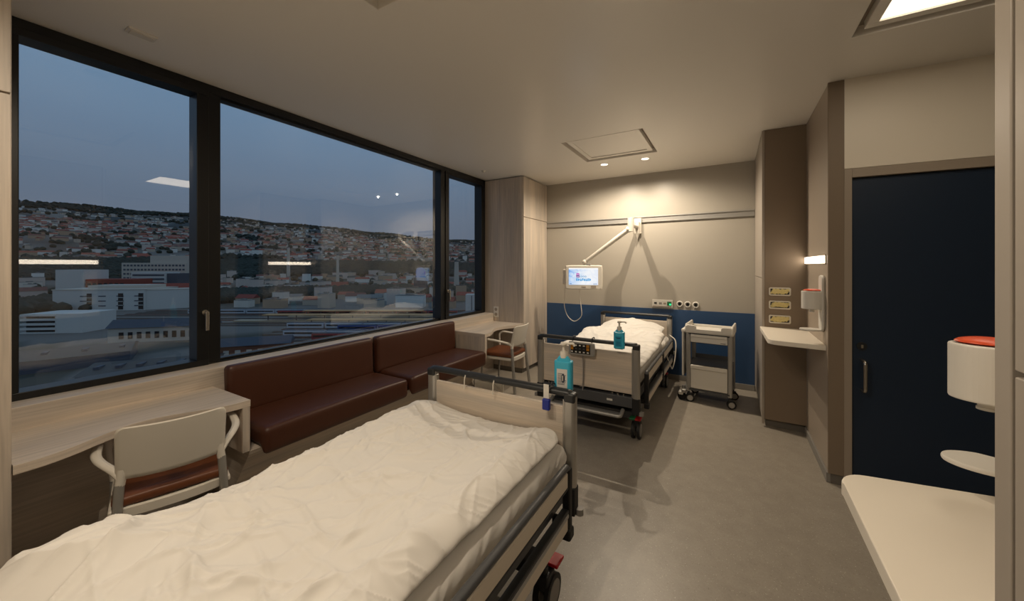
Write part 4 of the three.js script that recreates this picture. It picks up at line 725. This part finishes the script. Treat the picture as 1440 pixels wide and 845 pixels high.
// railway
const bedGeo = [plain(-150, 170, 0.0, 0.25, -2.2, 2.2), plain(-330, 170, 0.0, 0.25, -2.2, 2.2)], railGeo = [-150, -330].map((x) => [-0.75, 0.75].map((q) => plain(x, 170, 0.25, 0.55, q - 0.12, q + 0.12)));
[186, 195.4, 204.8, 214.2, 223.6, 233, 242.4, 258, 267, 283, 292, 308, 317, 326, 335, 344].forEach((dep, k) => { const [x, z] = spot(dep, 0), far = dep > 250 ? 1 : 0; const t = thing('railway_track', 'long straight railway track crossing the yard below the window', 'track', [x, GROUND + 0.1, z], YAW, 'railway tracks of the yard'); part('track_bed', bedGeo[far], k % 3 ? cm.ballast : cm.rust, t); for (const g of railGeo[far]) part('rail', g, cm.rail, t); });
for (const [k, dep, a, b] of [[0, 250.2, -150, -20], [1, 275, -205, 10], [2, 300, -180, -60]]) { const t = at('platform', ['pale station platform with canopy, first from the building', 'pale station platform with canopy between two others', 'pale station platform with canopy farthest out'][k], 'platform', dep, (a + b) / 2, 0, 'station platforms'); const h = (b - a) / 2; part('slab', plain(-h, h, 0.3, 1.4, -3.4, 3.4), cm.deck, t); part('canopy', plain(-h * 0.8, h * 0.8, 5.2, 5.7, -3.8, 3.8), cm.ochre, t); for (let q = 0; q < 9; q++) { const x = lerp(-h * 0.78, h * 0.78, q / 8); part('post', plain(x - 0.25, x + 0.25, 1.4, 5.2, -0.25, 0.25), cm.slate, t); } }
for (const [k, dep, s, n, m] of [[0, 204.8, -86, 2, cm.trainRed], [1, 214.2, -70, 5, cm.trainWhite], [2, 233, -60, 4, cm.trainBlue], [3, 242.4, -85, 5, cm.trainWhite], [4, 308, -120, 6, cm.trainRed], [5, 317, -215, 5, cm.trainWhite]]) {
  const t = at('train', ['short red train standing in the yard below the window', 'long white train in the near part of the yard', 'blue train standing next to the platforms', 'white train beside the near platform', 'long red train beyond the platforms', 'white train on the outermost track'][k], 'train', dep, s);
  for (let q = 0; q < n; q++) { const x = (q - (n - 1) / 2) * 25; const c = part('carriage', box(x - 12, x + 12, 0.9, 4.4, -1.45, 1.45, 0.4, 2), m, t); part('window_band', plain(x - 11, x + 11, 2.4, 3.4, 1.4, 1.5), cm.glassy, c); part('carriage_roof', plain(x - 11.8, x + 11.8, 4.35, 4.7, -1.2, 1.2), cm.slate, c); }
}

scene.traverse((o) => { if (o.isLight && o.shadow) o.castShadow = true; });
renderer.render(scene, camera);
